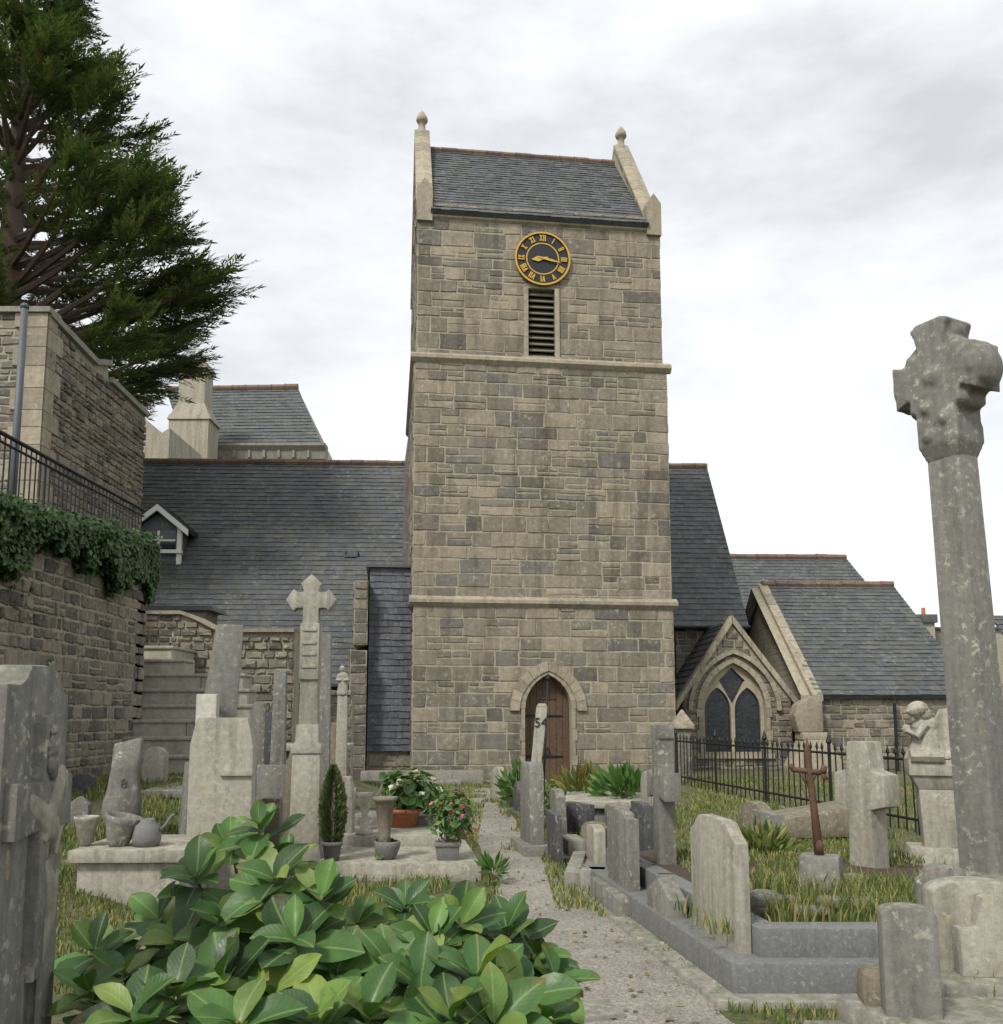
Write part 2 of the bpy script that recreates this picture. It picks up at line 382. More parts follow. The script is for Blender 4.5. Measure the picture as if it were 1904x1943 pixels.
def arch_ring(mb,fr,c,hw,zs,h,t,d0,d1,n=7,mi=0,jambs=None):
    inn=arch(c,hw,zs,zs,h,n)[2:]; ou=arch(c,hw+t,zs,zs,h+t,n)[2:]
    for i in range(len(inn)-1):
        q=[inn[i],inn[i+1],ou[i+1],ou[i]]
        cx=sum(p[0] for p in q)/4; cz=sum(p[1] for p in q)/4
        q=[(cx+(x-cx)*.965,cz+(z-cz)*.965) for x,z in q]
        vs=[fr(x,z,d1) for x,z in q]+[fr(x,z,d0) for x,z in q]
        mb.add(vs,[(4,5,6,7)]+[(k,(k+1)%4,4+(k+1)%4,4+k) for k in range(4)],mi)
    if jambs is not None:
        z=jambs; k=0
        while z<zs-.02:
            h2=min(random.uniform(.25,.4),zs-z)
            if zs-z-h2<.12: h2=zs-z
            tt=t*(1.15 if k%2 else .8)
            for sg in (-1,1):
                a0,a1=sorted((c+sg*hw,c+sg*(hw+tt)))
                vs=[fr(x,zz,d) for d in (d1,d0) for x,zz in ((a0+.006,z+.006),(a1-.006,z+.006),(a1-.006,z+h2-.006),(a0+.006,z+h2-.006))]
                mb.add(vs,[(4,5,6,7)]+[(q,(q+1)%4,4+(q+1)%4,4+q) for q in range(4)],mi)
            z+=h2; k+=1
def slates(mb,A,B,C,D,course=.23,width=.3,lift=.02,mi=0,backing=True):
    A,B,C,D=map(Vector,(A,B,C,D))
    n=(B-A).cross(D-A).normalized()
    if n.z<0: n=-n
    L=((D-A).length+(C-B).length)/2; rows=max(2,int(L/course))
    if backing:
        th=n*-.12
        mb.add([A,B,C,D,A+th,B+th,C+th,D+th],[(0,1,2,3),(4,5,6,7),(0,1,5,4),(1,2,6,5),(2,3,7,6),(3,0,4,7)],mi,.3)
    sag=[random.uniform(-.012,.012) for _ in range(60)]
    for i in range(rows):
        t0=i/rows; t1=(i+1)/rows
        l0,r0=A.lerp(D,t0),B.lerp(C,t0); l1,r1=A.lerp(D,t1),B.lerp(C,t1)
        W=(r1-l1).length; x=-(width*.5 if i%2 else 0)-random.uniform(0,.04)
        while x<W:
            w=width*random.uniform(.8,1.15); x2=x+w
            s0=max(0,x)/W; s1=min(W,x2-.006)/W
            if s1-s0>.02/W:
                li=lift*random.uniform(.75,1.5); dn=(D-A).normalized()*random.uniform(-.008,.014); tl=random.uniform(-.004,.004)
                a=l0.lerp(r0,s0)+n*.004; b=l0.lerp(r0,s1)+n*.004
                c=l1.lerp(r1,s1)+n*(li+tl)+dn; d=l1.lerp(r1,s0)+n*(li-tl)+dn
                mb.add([a,b,c,d,c-n*.02,d-n*.02],[(0,1,2,3),(3,2,4,5)],mi)
            x=x2
def ridge_tiles(mb,A,B,r=.11,l=.45,M=None):
    A,B=Vector(A),Vector(B); L=(B-A).length; n=max(1,int(L/l)); d=(B-A)/n
    for i in range(n):
        p=A+d*i; q=p+d*.985; r1=r*random.uniform(.93,1.07); dz=Vector((0,0,random.uniform(-.012,.012)))
        mb.tube([p+dz,p+d*.04+dz,p+d*.05+dz,q+dz],[r1*1.1,r1*1.1,r1,r1],8)
# ================================================================== CHURCH
PHI=R(7.0)
P0=at(784,1481,22.5); P0=Vector((P0.x,P0.y,0))
E1=Vector((math.cos(PHI),math.sin(PHI),0)); E2=Vector((-math.sin(PHI),math.cos(PHI),0))
def fr_t(a,z,d=0): return P0+E1*a+E2*d+Vector((0,0,z))
def hit(u,v,d=0,o=None,n=None):
    o=P0 if o is None else o; n=E2 if n is None else n
    r=ray(u,v); t=(o+n*d-CAM).dot(n)/r.dot(n); p=CAM+r*t
    return p
def tw(u,v,d=0):
    p=hit(u,v,d); return ((p-P0).dot(E1), p.z)
church=thing('church','grey stone church with a square saddleback clock tower and long slate roofs','church',(P0.x+3,P0.y+3,0),PHI)
W=dict(parent=church,world=True)
# stage levels
zs1=(tw(784,1140)[1]+tw(1281,1150)[1])/2; zs2=(tw(790,680)[1]+tw(1265,695)[1])/2; zev=(tw(822,402)[1]+tw(1228,420)[1])/2
a1=(tw(783,1300)[0],tw(1281,1300)[0]); a2=(tw(785,900)[0],tw(1271,900)[0]); a3=(tw(792,560)[0],tw(1257,560)[0])
DEP=6.6
mt=MB(); mb=MB()
win_l,win_b=tw(1004,672); win_r,win_t=tw(1054,545)
dc=tw(1041,1400)[0]; dhw=(tw(1086,1400)[0]-tw(998,1400)[0])/2; dz_s=tw(1041,1345)[1]; dz_h=tw(1041,1280)[1]-dz_s
dhole=arch(dc,dhw,0.0,dz_s,dz_h); dhole=[(x,max(z,.02)) for x,z in dhole]
whole=[(win_l,win_b),(win_r,win_b),(win_r,win_t),(win_l,win_t)]
off=[0,.05,.12]
stg=[(a1,-.3,zs1,off[0],[dhole]),(a2,zs1,zs2,off[1],[]),(a3,zs2,zev+.25,off[2],[whole])]
for (aa,z0,z1,o,hs) in stg:
    f=lambda a,z,d=0,o=o: fr_t(a,z,d+o)
    poly=[(aa[0],z0),(aa[1],z0),(aa[1],z1),(aa[0],z1)]
    plate(mt,f,poly,hs,0,.35,outer_sides=False)
    stones(mb,f,poly,hs,ch=(.25,.46),ln=(.38,.95),pr=.017,split=.3)
    for aL,sg in ((aa[0],-1),(aa[1],1)):
        g=lambda x,z,d=0,aL=aL,sg=sg,o=o: fr_t(aL-sg*d*1.0,z,x+o)
        pl=[(0,z0),(DEP,z0),(DEP,z1),(0,z1)]
        plate(mt,g,pl,[],0,.1,outer_sides=False)
        stones(mb,g,pl,[],ch=(.25,.46),ln=(.38,.95),pr=.017)
    mt.add([fr_t(aa[0],z1,o),fr_t(aa[1],z1,o),fr_t(aa[1],z1,DEP),fr_t(aa[0],z1,DEP)],[(0,1,2,3)],0,.5)
    mt.add([fr_t(aa[0],z0,DEP),fr_t(aa[1],z0,DEP),fr_t(aa[1],z1,DEP),fr_t(aa[0],z1,DEP)],[(0,1,2,3)],0,.5)
# gable triangles on both ends
zrg=tw(1180,275,3.3)[1]; dR=DEP/2
for aL,sg in ((a3[0],-1),(a3[1],1)):
    g=lambda x,z,d=0,aL=aL,sg=sg: fr_t(aL-sg*d,z,x+off[2])
    pl=[(0,zev+.25),(DEP-off[2],zev+.25),(dR-off[2],zrg-.15)]
    for dd in (0,.4):
        mt.add([g(x,z,dd) for x,z in pl],[(0,1,2)],0,.5)
    stones(mb,g,pl,[],ch=(.2,.35),ln=(.3,.8),pr=.03)
walls=mt.build('tower_wall',M_MORT,**W); stn=mb.build('stonework',M_TOWER,walls,world=True)
# string courses
for (aa,bb,z,o) in ((a1,a2,zs1,off[0]),(a2,a3,zs2,off[1])):
    m=MB(); pr=.11
    pts=[(-pr,-.02),(-pr,.06),(.06,.17),(.06,-.12),(-.02,-.12)]
    a0=aa[0]-pr; a9=aa[1]+pr
    def seg(fn,L0,L1):
        x=L0
        while x<L1-.01:
            l=min(random.uniform(.7,1.1),L1-x)
            if L1-x-l<.3: l=L1-x
            vs=[fn(xx,zz,dd) for xx in (x+.002,x+l-.002) for dd,zz in pts]; n=len(pts)
            m.add(vs,[tuple(range(n)),tuple(range(2*n-1,n-1,-1))]+[(i,(i+1)%n,n+(i+1)%n,n+i) for i in range(n)])
            x+=l
    seg(lambda x,zz,dd: fr_t(x,z+zz,o+dd),a0,a9)
    seg(lambda x,zz,dd: fr_t(aa[0]+dd,z+zz,x),o+.06,DEP)
    seg(lambda x,zz,dd: fr_t(aa[1]-dd,z+zz,x),o+.06,DEP)
    m.build('string_course',M_DRESS,**W)
# roof of tower
zr=(tw(830,290,3.3)[1]+tw(1165,307,3.3)[1])/2
m=MB(); al=a3[0]+.33; ar=a3[1]-.33
zsag=.0
slates(m,fr_t(al,zr,dR),fr_t(ar,zr,dR),fr_t(ar,zev-.02,-.06),fr_t(al,zev-.02,-.06),course=.2,width=.26)
slates(m,fr_t(al,zr,dR),fr_t(ar,zr,dR),fr_t(ar,zev-.02,DEP+.06),fr_t(al,zev-.02,DEP+.06),course=.4,width=.5)
rf=m.build('tower_roof',M_SLATE,**W)
m=MB(); ridge_tiles(m,fr_t(al,zr+.02,dR),fr_t(ar,zr+.02,dR),.1,.42); m.build('ridge',M_RIDGE,rf,world=True,smooth=False)
m=MB()  # eaves corbel course
x=al
while x<ar-.05:
    l=min(.85,ar-x); p=.07
    vs=[fr_t(xx,zev+zz,off[2]+dd) for xx in (x+.004,x+l-.004) for dd,zz in ((-p-.03,-.02),(-p,-.14),(.02,-.2),(.02,.0))]
    m.add(vs,[(0,1,2,3),(7,6,5,4)]+[(i,(i+1)%4,4+(i+1)%4,4+i) for i in range(4)]); x+=l
m.build('eaves_course',M_DRESS,**W)
# parapet copings, kneelers, finials
for aL,sg in ((a3[0],1),(a3[1],-1)):
    m=MB(); aO=aL-sg*.05; aI=aL+sg*.4
    zt=zrg; n=9
    for (d0,d1) in ((.3,dR),(DEP-.2,dR)):
        for k in range(n):
            t0,t1=k/n,(k+1)/n-.006
            da,db=d0+(d1-d0)*t0,d0+(d1-d0)*t1
            za=(zev+.42)+(zt-zev-.42)*t0; zb=(zev+.42)+(zt-zev-.42)*t1
            vs=[fr_t(a,zz,dd) for (dd,zz) in ((da,za),(db,zb)) for a in (min(aO,aI),max(aO,aI))]
            dn=Vector((0,0,-.26))
            mid=[fr_t((aO+aI)/2,za+.05,da),fr_t((aO+aI)/2,zb+.05,db)]
            m.add([vs[0],mid[0],vs[1],vs[1]+dn,vs[0]+dn, vs[2],mid[1],vs[3],vs[3]+dn,vs[2]+dn],[(0,1,2,3,4),(9,8,7,6,5),(0,5,6,1),(1,6,7,2),(2,7,8,3),(4,3,8,9),(0,4,9,5)])
    m.build('gable_coping',M_DRESS,**W)
    m=MB(); ac=aL+sg*.17; w=.2
    f=lambda x,z,d: fr_t(ac+x,z,d)
    za,zb=zev-.28,zev+.62
    poly=[(-w,za),(w,za),(w,zb),(0,zb+.28),(-w,zb)]
    n5=5
    vs=[f(x,z,d) for d in (.02,.5) for x,z in poly]
    m.add(vs,[tuple(range(n5)),tuple(range(9,4,-1))]+[(i,(i+1)%n5,n5+(i+1)%n5,n5+i) for i in range(n5)])
    m.build('kneeler',M_DRESS,**W)
    m=MB(); c=fr_t(aL+sg*.17,zrg,dR)
    m.lathe([(.17,-.2),(.16,-.1),(.11,-.06),(.1,.2),(.15,.23),(.18,.29),(.165,.38),(.1,.5),(.04,.58),(.01,.62)],12,M=Matrix.Translation(c))
    m.build('finial',M_DRESS,smooth=True,**W)
# weathered buttress strip on the tower's near left side
m=MB(); z7=tw(772,770)[1]; z6=tw(784,690)[1]
def fl(d,z,o): return fr_t(a2[0]-o,z,d)
prof=[(4.3,0),(6.4,0)]
vs=[fl(4.6,0,0),fl(6.5,0,0),fl(6.5,z7,0),fl(4.6,z7,0),fl(4.6,0,.14),fl(6.5,0,.14),fl(6.5,z7,.14),fl(4.6,z7,.14),fl(6.5,z6,.0),fl(4.6,z6,.0)]
m.add(vs,[(4,5,6,7),(0,4,7,3),(1,2,6,5),(7,6,8,9),(7,9,3),(6,2,8)],0,.4)
m.build('corner_buttress',M_TOWER,**W)
# louvred bell opening
m=MB(); fo=lambda a,z,d: fr_t(a,z,d+off[2]); 
for (x0,x1,z0,z1) in ((win_l-.12,win_l,win_b-.02,win_t),(win_r,win_r+.12,win_b-.02,win_t),(win_l-.16,win_r+.16,win_b-.16,win_b-.02)):
    vs=[fo(a,z,d) for d in (-.055,.2) for a,z in ((x0,z0),(x1,z0),(x1,z1),(x0,z1))]
    m.add(vs,[(0,1,2,3),(7,6,5,4)]+[(i,4+i,4+(i+1)%4,(i+1)%4) for i in range(4)])
lw=m.build('louvre_frame',M_DRESS,**W)
m=MB(); n=11
for k in range(n):
    z0=win_b+(win_t-win_b)*k/n; h=(win_t-win_b)/n
    vs=[fo(a,z,d) for (d,z) in ((.03,z0),(.05,z0-.02),(.28,z0+h*1.15),(.26,z0+h*1.2)) for a in (win_l,win_r)]
    m.add(vs,[(0,1,3,2),(2,3,5,4),(4,5,7,6),(6,7,1,0),(0,2,4,6),(1,7,5,3)])
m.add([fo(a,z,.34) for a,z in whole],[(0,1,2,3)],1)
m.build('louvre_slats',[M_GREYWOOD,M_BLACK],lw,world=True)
# clock
cc=hit(1029,494,off[2]); ca,cz=((cc-P0).dot(E1),cc.z); cr=.72
CM=Matrix.Translation(fr_t(ca,cz,off[2]-.07)) @ Matrix.Rotation(PHI,4,'Z') @ Matrix.Rotation(PI/2,4,'X')   # local z toward viewer
m=MB(); m.lathe([(cr,-.08),(cr,.02),(cr-.03,.05),(cr-.06,.02),(.02,.02)],64,M=CM); clock=m.build('clock_face',M_BLACK,**W)
m=MB()
for (r0,r1,z) in ((cr-.03,cr+.015,.055),(.41,.44,.03),):
    n=72; vs=[]
    for zz,rr in ((z-.05,r0),(z,r0),(z,r1),(z-.05,r1)):
        for k in range(n): vs.append((rr*math.cos(2*PI*k/n),rr*math.sin(2*PI*k/n),zz))
    fs=[(a*n+k,a*n+(k+1)%n,((a+1)%4)*n+(k+1)%n,((a+1)%4)*n+k) for a in range(4) for k in range(n)]
    m.add(vs,fs,0,None,CM)
m.build('clock_rim',M_GILT,clock,world=True)
rom=['XII','I','II','III','IIII','V','VI','VII','VIII','IX','X','XI']
for k,s in enumerate(rom):
    m=MB()
    A=CM @ Matrix.Rotation(-2*PI*k/12,4,'Z') @ Matrix.Translation((0,.565,.035))
    wd={'I':.03,'V':.085,'X':.085}; tot=sum(wd[c] for c in s)+.012*(len(s)-1); sc=min(1,.2/tot); x=-tot/2*sc; hh=.085
    for c in s:
        w=wd[c]*sc
        def st(x0,x1,t=.014):
            m.add([(x0-t,-hh,0),(x0+t,-hh,0),(x1+t,hh,0),(x1-t,hh,0),(x0-t,-hh,.015),(x0+t,-hh,.015),(x1+t,hh,.015),(x1-t,hh,.015)],[(4,5,6,7),(0,1,5,4),(1,2,6,5),(2,3,7,6),(3,0,4,7)],0,None,A)
        if c=='I': st(x+w/2,x+w/2)
        elif c=='V': st(x+w/2,x+.014); st(x+w/2,x+w-.014)
        else: st(x+.014,x+w-.014); st(x+w-.014,x+.014)
        x+=w+.012*sc
    m.build('numeral',M_GILT,clock,world=True)
for ln,wd_,ang in ((.5,.05,-102),(.31,.07,99)):
    m=MB(); A=CM @ Matrix.Translation((0,0,.06 if ln>.4 else .045)) @ Matrix.Rotation(R(ang),4,'Z')
    pts=[(-wd_*.35,-.14),(wd_*.35,-.14),(wd_*.5,0),(wd_*1.1,ln*.42) if ln<.4 else (wd_*.62,ln*.5),(0,ln),(-wd_*1.1,ln*.42) if ln<.4 else (-wd_*.62,ln*.5),(-wd_*.5,0)]
    n=len(pts); m.add([(x,y,0) for x,y in pts]+[(x,y,.012) for x,y in pts],[tuple(range(n,2*n)),tuple(range(n-1,-1,-1))]+[(i,(i+1)%n,n+(i+1)%n,n+i) for i in range(n)],0,None,A)
    m.build('clock_hand',M_GILT,clock,world=True)
# west door
m=MB(); ohw=(tw(1115,1340)[0]-tw(968,1340)[0])/2; oh=tw(1040,1248)[1]-dz_s
arch_ring(m,lambda a,z,d: fr_t(a,z,d),dc,dhw+.14,dz_s-.05,dz_h+.14,ohw-dhw-.14,-.075,.05,6)
ar_=m.build('door_arch',M_DRESS,**W)
m=MB(); arch_ring(m,lambda a,z,d: fr_t(a,z,d),dc,dhw,dz_s,dz_h,.13,-.045,.3,6,jambs=.02)
m.build('door_surround',M_DRESS,**W)
m=MB(); dp=arch(dc,dhw+.01,.02,dz_s,dz_h,8)
nb=7
for k in range(nb):
    x0=dc-dhw+2*dhw*k/nb; x1=x0+2*dhw/nb-.008
    def top(x):
        k_=(dz_h*dz_h-dhw*dhw)/(2*dhw); Rr=dhw+k_; q=abs(x-dc); return dz_s+math.sqrt(max(0,Rr*Rr-(q+k_)**2))
    zz=[(x0,.02),(x1,.02),(x1,top(x1)),((x0+x1)/2,top((x0+x1)/2)),(x0,top(x0))]; n=5
    vs=[fr_t(a,z,d) for d in (.26,.34) for a,z in zz]
    m.add(vs,[(0,1,2,3,4)]+[(i,5+i,5+(i+1)%5,(i+1)%5) for i in range(5)])
m.add([fr_t(x,z,.345) for x,z in dp],[tuple(range(len(dp)))],1)
dr=m.build('door',[M_WOOD,M_BLACK],**W)
for z in (.55,1.55):
    m=MB(); vs=[fr_t(a,zz,d) for d in (.235,.26) for a,zz in ((dc-dhw+.02,z),(dc+dhw*.7,z+.02),(dc+dhw*.7,z+.05),(dc-dhw+.02,z+.07))]
    m.add(vs,[(0,1,2,3)]+[(i,4+i,4+(i+1)%4,(i+1)%4) for i in range(4)]); m.build('hinge',M_IRON,dr,world=True)
m=MB(); hp=fr_t(tw(1042,1427)[0],tw(1042,1427)[1],.23); m.tube([hp+Vector((.05*math.cos(t),0,.09*math.sin(t))) for t in [i*2*PI/14 for i in range(15)]],.012,6); m.build('handle',M_IRON,dr,world=True)

# slate-hung stair annexe left of the tower + buttress
ax0,azt=tw(704,1077,.9); ax1=a1[0]+.02
m=MB(); g=lambda a,z,d=0: fr_t(a,z,d+.9); zb_=tw(704,1425,.9)[1]
mm=MB()
poly=[(ax0,-.2),(ax1,-.2),(ax1,azt),(ax0,azt)]
vs=[g(a,z,d) for d in (0,3.5) for a,z in poly]; mm.add(vs,[(0,1,2,3),(0,4,7,3),(3,2,6,7),(1,5,6,2)],0,.4)
stones(mm,g,[(ax0,-.2),(ax1,-.2),(ax1,zb_-.05),(ax0,zb_-.05)],[],ch=(.18,.28),ln=(.3,.6),pr=.03)
an=mm.build('stair_annexe',M_RUB,**W)
slates(m,g(ax0-.02,azt-.03,-.03),g(ax1-.03,azt-.03,-.03),g(ax1-.03,zb_,-.09),g(ax0-.02,zb_,-.09),course=.16,width=.27,lift=.022,backing=False)
slates(m,g(ax0-.05,azt-.03,3),g(ax0-.05,azt-.03,0),g(ax0-.08,zb_,0),g(ax0-.08,zb_,3),course=.16,width=.27,lift=.022,backing=False)
m.build('hung_slates',M_SLATEHANG,an,world=True)
m=MB(); vs=[g(a,azt+.0+z,d) for z in (0,.07) for a,d in ((ax0-.12,-.14),(ax1-.03,-.14),(ax1-.03,3.5),(ax0-.12,3.5))]
m.add(vs,[(0,3,2,1),(4,5,6,7),(0,1,5,4),(1,2,6,5),(2,3,7,6),(3,0,4,7)]); m.build('lead_flashing',M_LEAD,an,world=True)
b0,bz=tw(673,1088,.3); b1=ax0-.05; bb0,bz2=tw(665,1222,.3)
m=MB()
f=lambda a,z,d=0: fr_t(a,z,d+.3)
for (x0,x1,z0,z1,dd) in ((bb0,b1,-.2,bz2,0),(b0,b1,bz2,bz,.18)):
    vs=[f(a,z,d) for d,zt in ((dd,z1-.15),(2.2,z1)) for a,z in ((x0,z0),(x1,z0),(x1,zt),(x0,zt))]
    m.add(vs,[(0,1,2,3),(7,6,5,4)]+[(i,4+i,4+(i+1)%4,(i+1)%4) for i in range(4)],1,.5)
    stones(m,lambda a,z,d=0,dd=dd: f(a,z,d+dd),[(x0,z0),(x1,z0),(x1,z1-.15),(x0,z1-.15)],[],ch=(.2,.35),ln=(.25,.5),pr=.03)
    stones(m,lambda a,z,d=0,x0=x0,dd=dd: f(x0+d,z,dd+a),[(0,z0),(1.8,z0),(1.8,z1-.15),(0,z1-.15)],[],ch=(.2,.35),ln=(.25,.5),pr=.03)
m.build('aisle_buttress',[M_RUB,M_MORT],**W)

# nave: ridge parallel to the picture, long catslide to the left of the tower
PN=R(2.0); N1=Vector((math.cos(PN),math.sin(PN),0)); N2=Vector((-math.sin(PN),math.cos(PN),0)); O=Vector((0,0,0))
def nh(u,v,d): return hit(u,v,d,O,N2)
def na(p): return (p-O).dot(N1)
def nf(a,z,d): return O+N1*a+N2*d+Vector((0,0,z))
DRG,DEL,DER=33.0,25.6,28.0
rl=nh(262,877,DRG); rr=nh(1342,886,DRG); zN=(rl.z+rr.z)/2
el=nh(520,1299,DEL); er=nh(1400,1188,DER)
zEL=el.z; zER=zN+(zEL-zN)*(DRG-DER)/(DRG-DEL)
zER=er.z
aTL=na(fr_t(a1[0],0,3.2)); 
m=MB()
slates(m,nf(na(rl)-.3,zN,DRG),nf(na(fr_t(a1[0]+1.5,0,6)),zN,DRG),nf(na(fr_t(a1[0]+1.2,0,3)),zEL,DEL),nf(na(rl)-.3,zEL,DEL),course=.235,width=.3)
nr=m.build('nave_roof',M_SLATE,**W)
m=MB()
slates(m,nf(na(fr_t(a1[1]-1.5,0,6)),zN,DRG),nf(na(rr),zN,DRG),nf(na(er)+.35,zER,DER),nf(na(fr_t(a1[1]-1.2,0,5)),zER,DER),course=.235,width=.3)
slates(m,nf(na(rl)-.3,zN,DRG),nf(na(rr),zN,DRG),nf(na(rr),zER,2*DRG-DER),nf(na(rl)-.3,zER,2*DRG-DER),course=.6,width=.8)
m.build('roof_slope',M_SLATE,nr,world=True)
m=MB(); ridge_tiles(m,nf(na(rl)-.3,zN+.03,DRG),nf(na(rr),zN+.03,DRG),.12,.46); m.build('ridge',M_RIDGE,nr,world=True)
# nave walls
m=MB()
def wallrect(m,f,poly,holes=[],ch=(.16,.3),ln=(.25,.65),pr=.03,dep=.35):
    plate(m,f,poly,holes,0,dep,1); stones(m,f,poly,holes,ch=ch,ln=ln,pr=pr)
aL_=na(rl)-.1; aT=na(fr_t(a1[0]+.3,0,3)); aT2=na(fr_t(a1[1]-.3,0,5)); aR_=na(er)+.15
wallrect(m,lambda a,z,d=0: nf(a,z,d+DEL+.25),[(aL_,-.3),(aT,-.3),(aT,zEL+.1),(aL_,zEL+.1)])
wallrect(m,lambda a,z,d=0: nf(a,z,d+DER+.25),[(aT2,-.3),(aR_,-.3),(aR_,zER+.1),(aT2,zER+.1)])
sl=(zN-zER)/(DRG-DER)
gpoly=[(DER+.25,-.3),(2*DRG-DER,-.3),(2*DRG-DER,zER),(DRG,zN-.15),(DER+.25,zER)]
wallrect(m,lambda x,z,d=0: nf(aR_-d,z,x),gpoly)
gp2=[(DEL+.25,-.3),(2*DRG-DER,-.3),(2*DRG-DER,zER),(DRG,zN-.15),(DEL+.25,zEL)]
wallrect(m,lambda x,z,d=0: nf(aL_+d,z,x),gp2)
m.build('nave_wall',[M_RUB,M_MORT],**W)
# metal snow hook / vent on left slope
m=MB(); hp=nh(666,982,29.2); k=(zN-zEL)/(DRG-DEL); 
dd=29.4; zz=zN-(DRG-dd)*k
pc=nf(na(hp),zz,dd)
for sx in (-.2,.2): m.box(pc.x+sx-.03,pc.x+sx+.03,pc.y-.1,pc.y+.2,pc.z-.1,pc.z+.16)
m.box(pc.x-.2,pc.x+.2,pc.y-.12,pc.y+.1,pc.z-.05,pc.z+.02)
m.build('roof_bracket',M_LEAD,**W)
m=MB(); m.tube([nf(aL_,zEL-.05,DEL-.12),nf(aT,zEL-.05,DEL-.12)],.06,8); m.build('gutter',M_IRON,**W); m=MB(); m.tube([nf(aT2,zER-.05,DER-.12),nf(aR_+.2,zER-.05,DER-.12)],.06,8); m.build('gutter',M_IRON,**W)

# dormer on the nave slope
kk=(zN-zEL)/(DRG-DEL)
pn=Vector((0,-kk,1)); pn=(N2*-kk+Vector((0,0,1)))
r_=ray(310,1068); q0=nf(0,zN,DRG); t_=(q0-CAM).dot(pn)/r_.dot(pn); hp=CAM+r_*t_; DD=(hp-O).dot(N2)
dz_=lambda z: DRG-(zN-z)/kk
A_=nh(305,957,DD); Rr_=nh(361,1005,DD); cxx=na(A_); hw_=na(Rr_)-cxx; pR=na(nh(342,1030,DD))-cxx; zb_d=nh(310,1066,DD).z; zsl=nh(310,1050,DD).z
m=MB(); ov=.25
for sg in (-1,1):
    A=nf(cxx,A_.z,DD-ov);B=nf(cxx,A_.z,dz_(A_.z)+.1);C=nf(cxx+sg*hw_,Rr_.z,dz_(Rr_.z)+.1);D=nf(cxx+sg*hw_,Rr_.z,DD-ov)
    slates(m,A,B,C,D,course=.22,width=.28)
dm=m.build('dormer',M_SLATE,**W)
m=MB(); zt_=A_.z-.22; ze_=Rr_.z+(A_.z-Rr_.z)*(hw_-pR)/hw_-.2
pts_=[(cxx-pR,zb_d),(cxx+pR,zb_d),(cxx+pR,ze_),(cxx,zt_),(cxx-pR,ze_)]
m.add([nf(a,z,DD) for a,z in pts_]+[nf(a,z,max(DD+.05,dz_(z)+.2)) for a,z in pts_],[(0,1,2,3,4)]+[(i,5+i,5+(i+1)%5,(i+1)%5) for i in range(5)])
m.build('dormer_wall',M_SLATEHANG,dm,world=True)
def nbox(m,a0,a1,z0,z1,d0,d1): m.add([nf(a,z,d) for d in (d0,d1) for a,z in ((a0,z0),(a1,z0),(a1,z1),(a0,z1))],[(0,1,2,3),(7,6,5,4)]+[(i,4+i,4+(i+1)%4,(i+1)%4) for i in range(4)])
for sg in (-1,1):
    m=MB(); pa=(cxx,A_.z-.06); pb_=(cxx+sg*(hw_+.03),Rr_.z-.06)
    m.add([nf(a,z-q,DD-ov-e) for (a,z) in (pa,pb_) for e in (0.03,.08) for q in (0,.2)],[(0,1,3,2),(4,6,7,5),(0,4,5,1),(2,3,7,6),(1,5,7,3),(0,2,6,4)]); m.build('bargeboard',M_WPAINT,dm,world=True)
    m=MB(); nbox(m,cxx+sg*pR-.07,cxx+sg*pR+.07,zb_d-.1,ze_-.02,DD-.12,DD-.003); m.build('post',M_WPAINT,dm,world=True)
m=MB(); nbox(m,cxx-pR+.14,cxx+pR-.14,zsl+.1,ze_-.1,DD-.03,DD-.005); dp_=m.build('pane',M_PANE,dm,world=True)
m=MB(); nbox(m,cxx-.04,cxx+.04,zsl+.1,ze_-.1,DD-.07,DD-.032); nbox(m,cxx-pR+.14,cxx-.042,(zsl+ze_)/2-.03,(zsl+ze_)/2+.03,DD-.06,DD-.032); nbox(m,cxx+.042,cxx+pR-.14,(zsl+ze_)/2-.03,(zsl+ze_)/2+.03,DD-.06,DD-.032); m.build('glazing_bars',M_WPAINT,dm,world=True)
m=MB(); nbox(m,cxx-pR-.1,cxx+pR+.1,zsl-.02,zsl+.09,DD-.2,DD-.004); m.build('sill',M_WPAINT,dm,world=True)
for (uu,dd,zt_) in ((1276,DER+.0,zER),(1690,24.5,zER-2.3)):
    pp=nh(uu+6,1300,dd); m=MB(); m.tube([nf(na(pp),-.1,dd),nf(na(pp),zt_-.1,dd)],.045,8)
    for q in (.8,2.0): m.tube([nf(na(pp),q,dd),nf(na(pp),q+.08,dd)],.06,8)
    m.build('downpipe',M_IRON,**W)
# gabled bay with traceried window, right of the tower
DG=25.6
gA=nh(1388,1176,DG); gL=nh(1290,1322,DG); gR=nh(1508,1335,DG)
ga,gl,gr=na(gA),na(gL),na(gR); ze=(gL.z+gR.z)/2
wc=na(nh(1395,1400,DG)); whw=(na(nh(1455,1400,DG))-na(nh(1336,1400,DG)))/2; wzb=.55; wzs=nh(1395,1345,DG).z; wzh=nh(1395,1258,DG).z-wzs
wh=arch(wc,whw,wzb,wzs,wzh,10)
fg=lambda a,z,d=0: nf(a,z,d+DG)
poly=[(gl+.12,-.3),(gr-.1,-.3),(gr-.1,ze),(ga,gA.z-.12),(gl+.12,ze)]
m=MB(); wallrect(m,fg,poly,[wh],ch=(.14,.26),ln=(.2,.5))
for xx,sg in ((gl+.12,1),(gr-.1,-1)):
    wallrect(m,lambda x,z,d=0,xx=xx,sg=sg: nf(xx+sg*d,z,DG+x),[(0,-.3),(2.4,-.3),(2.4,ze),(0,ze)])
bay=m.build('bay_wall',[M_RUB,M_MORT],**W)
m=MB()
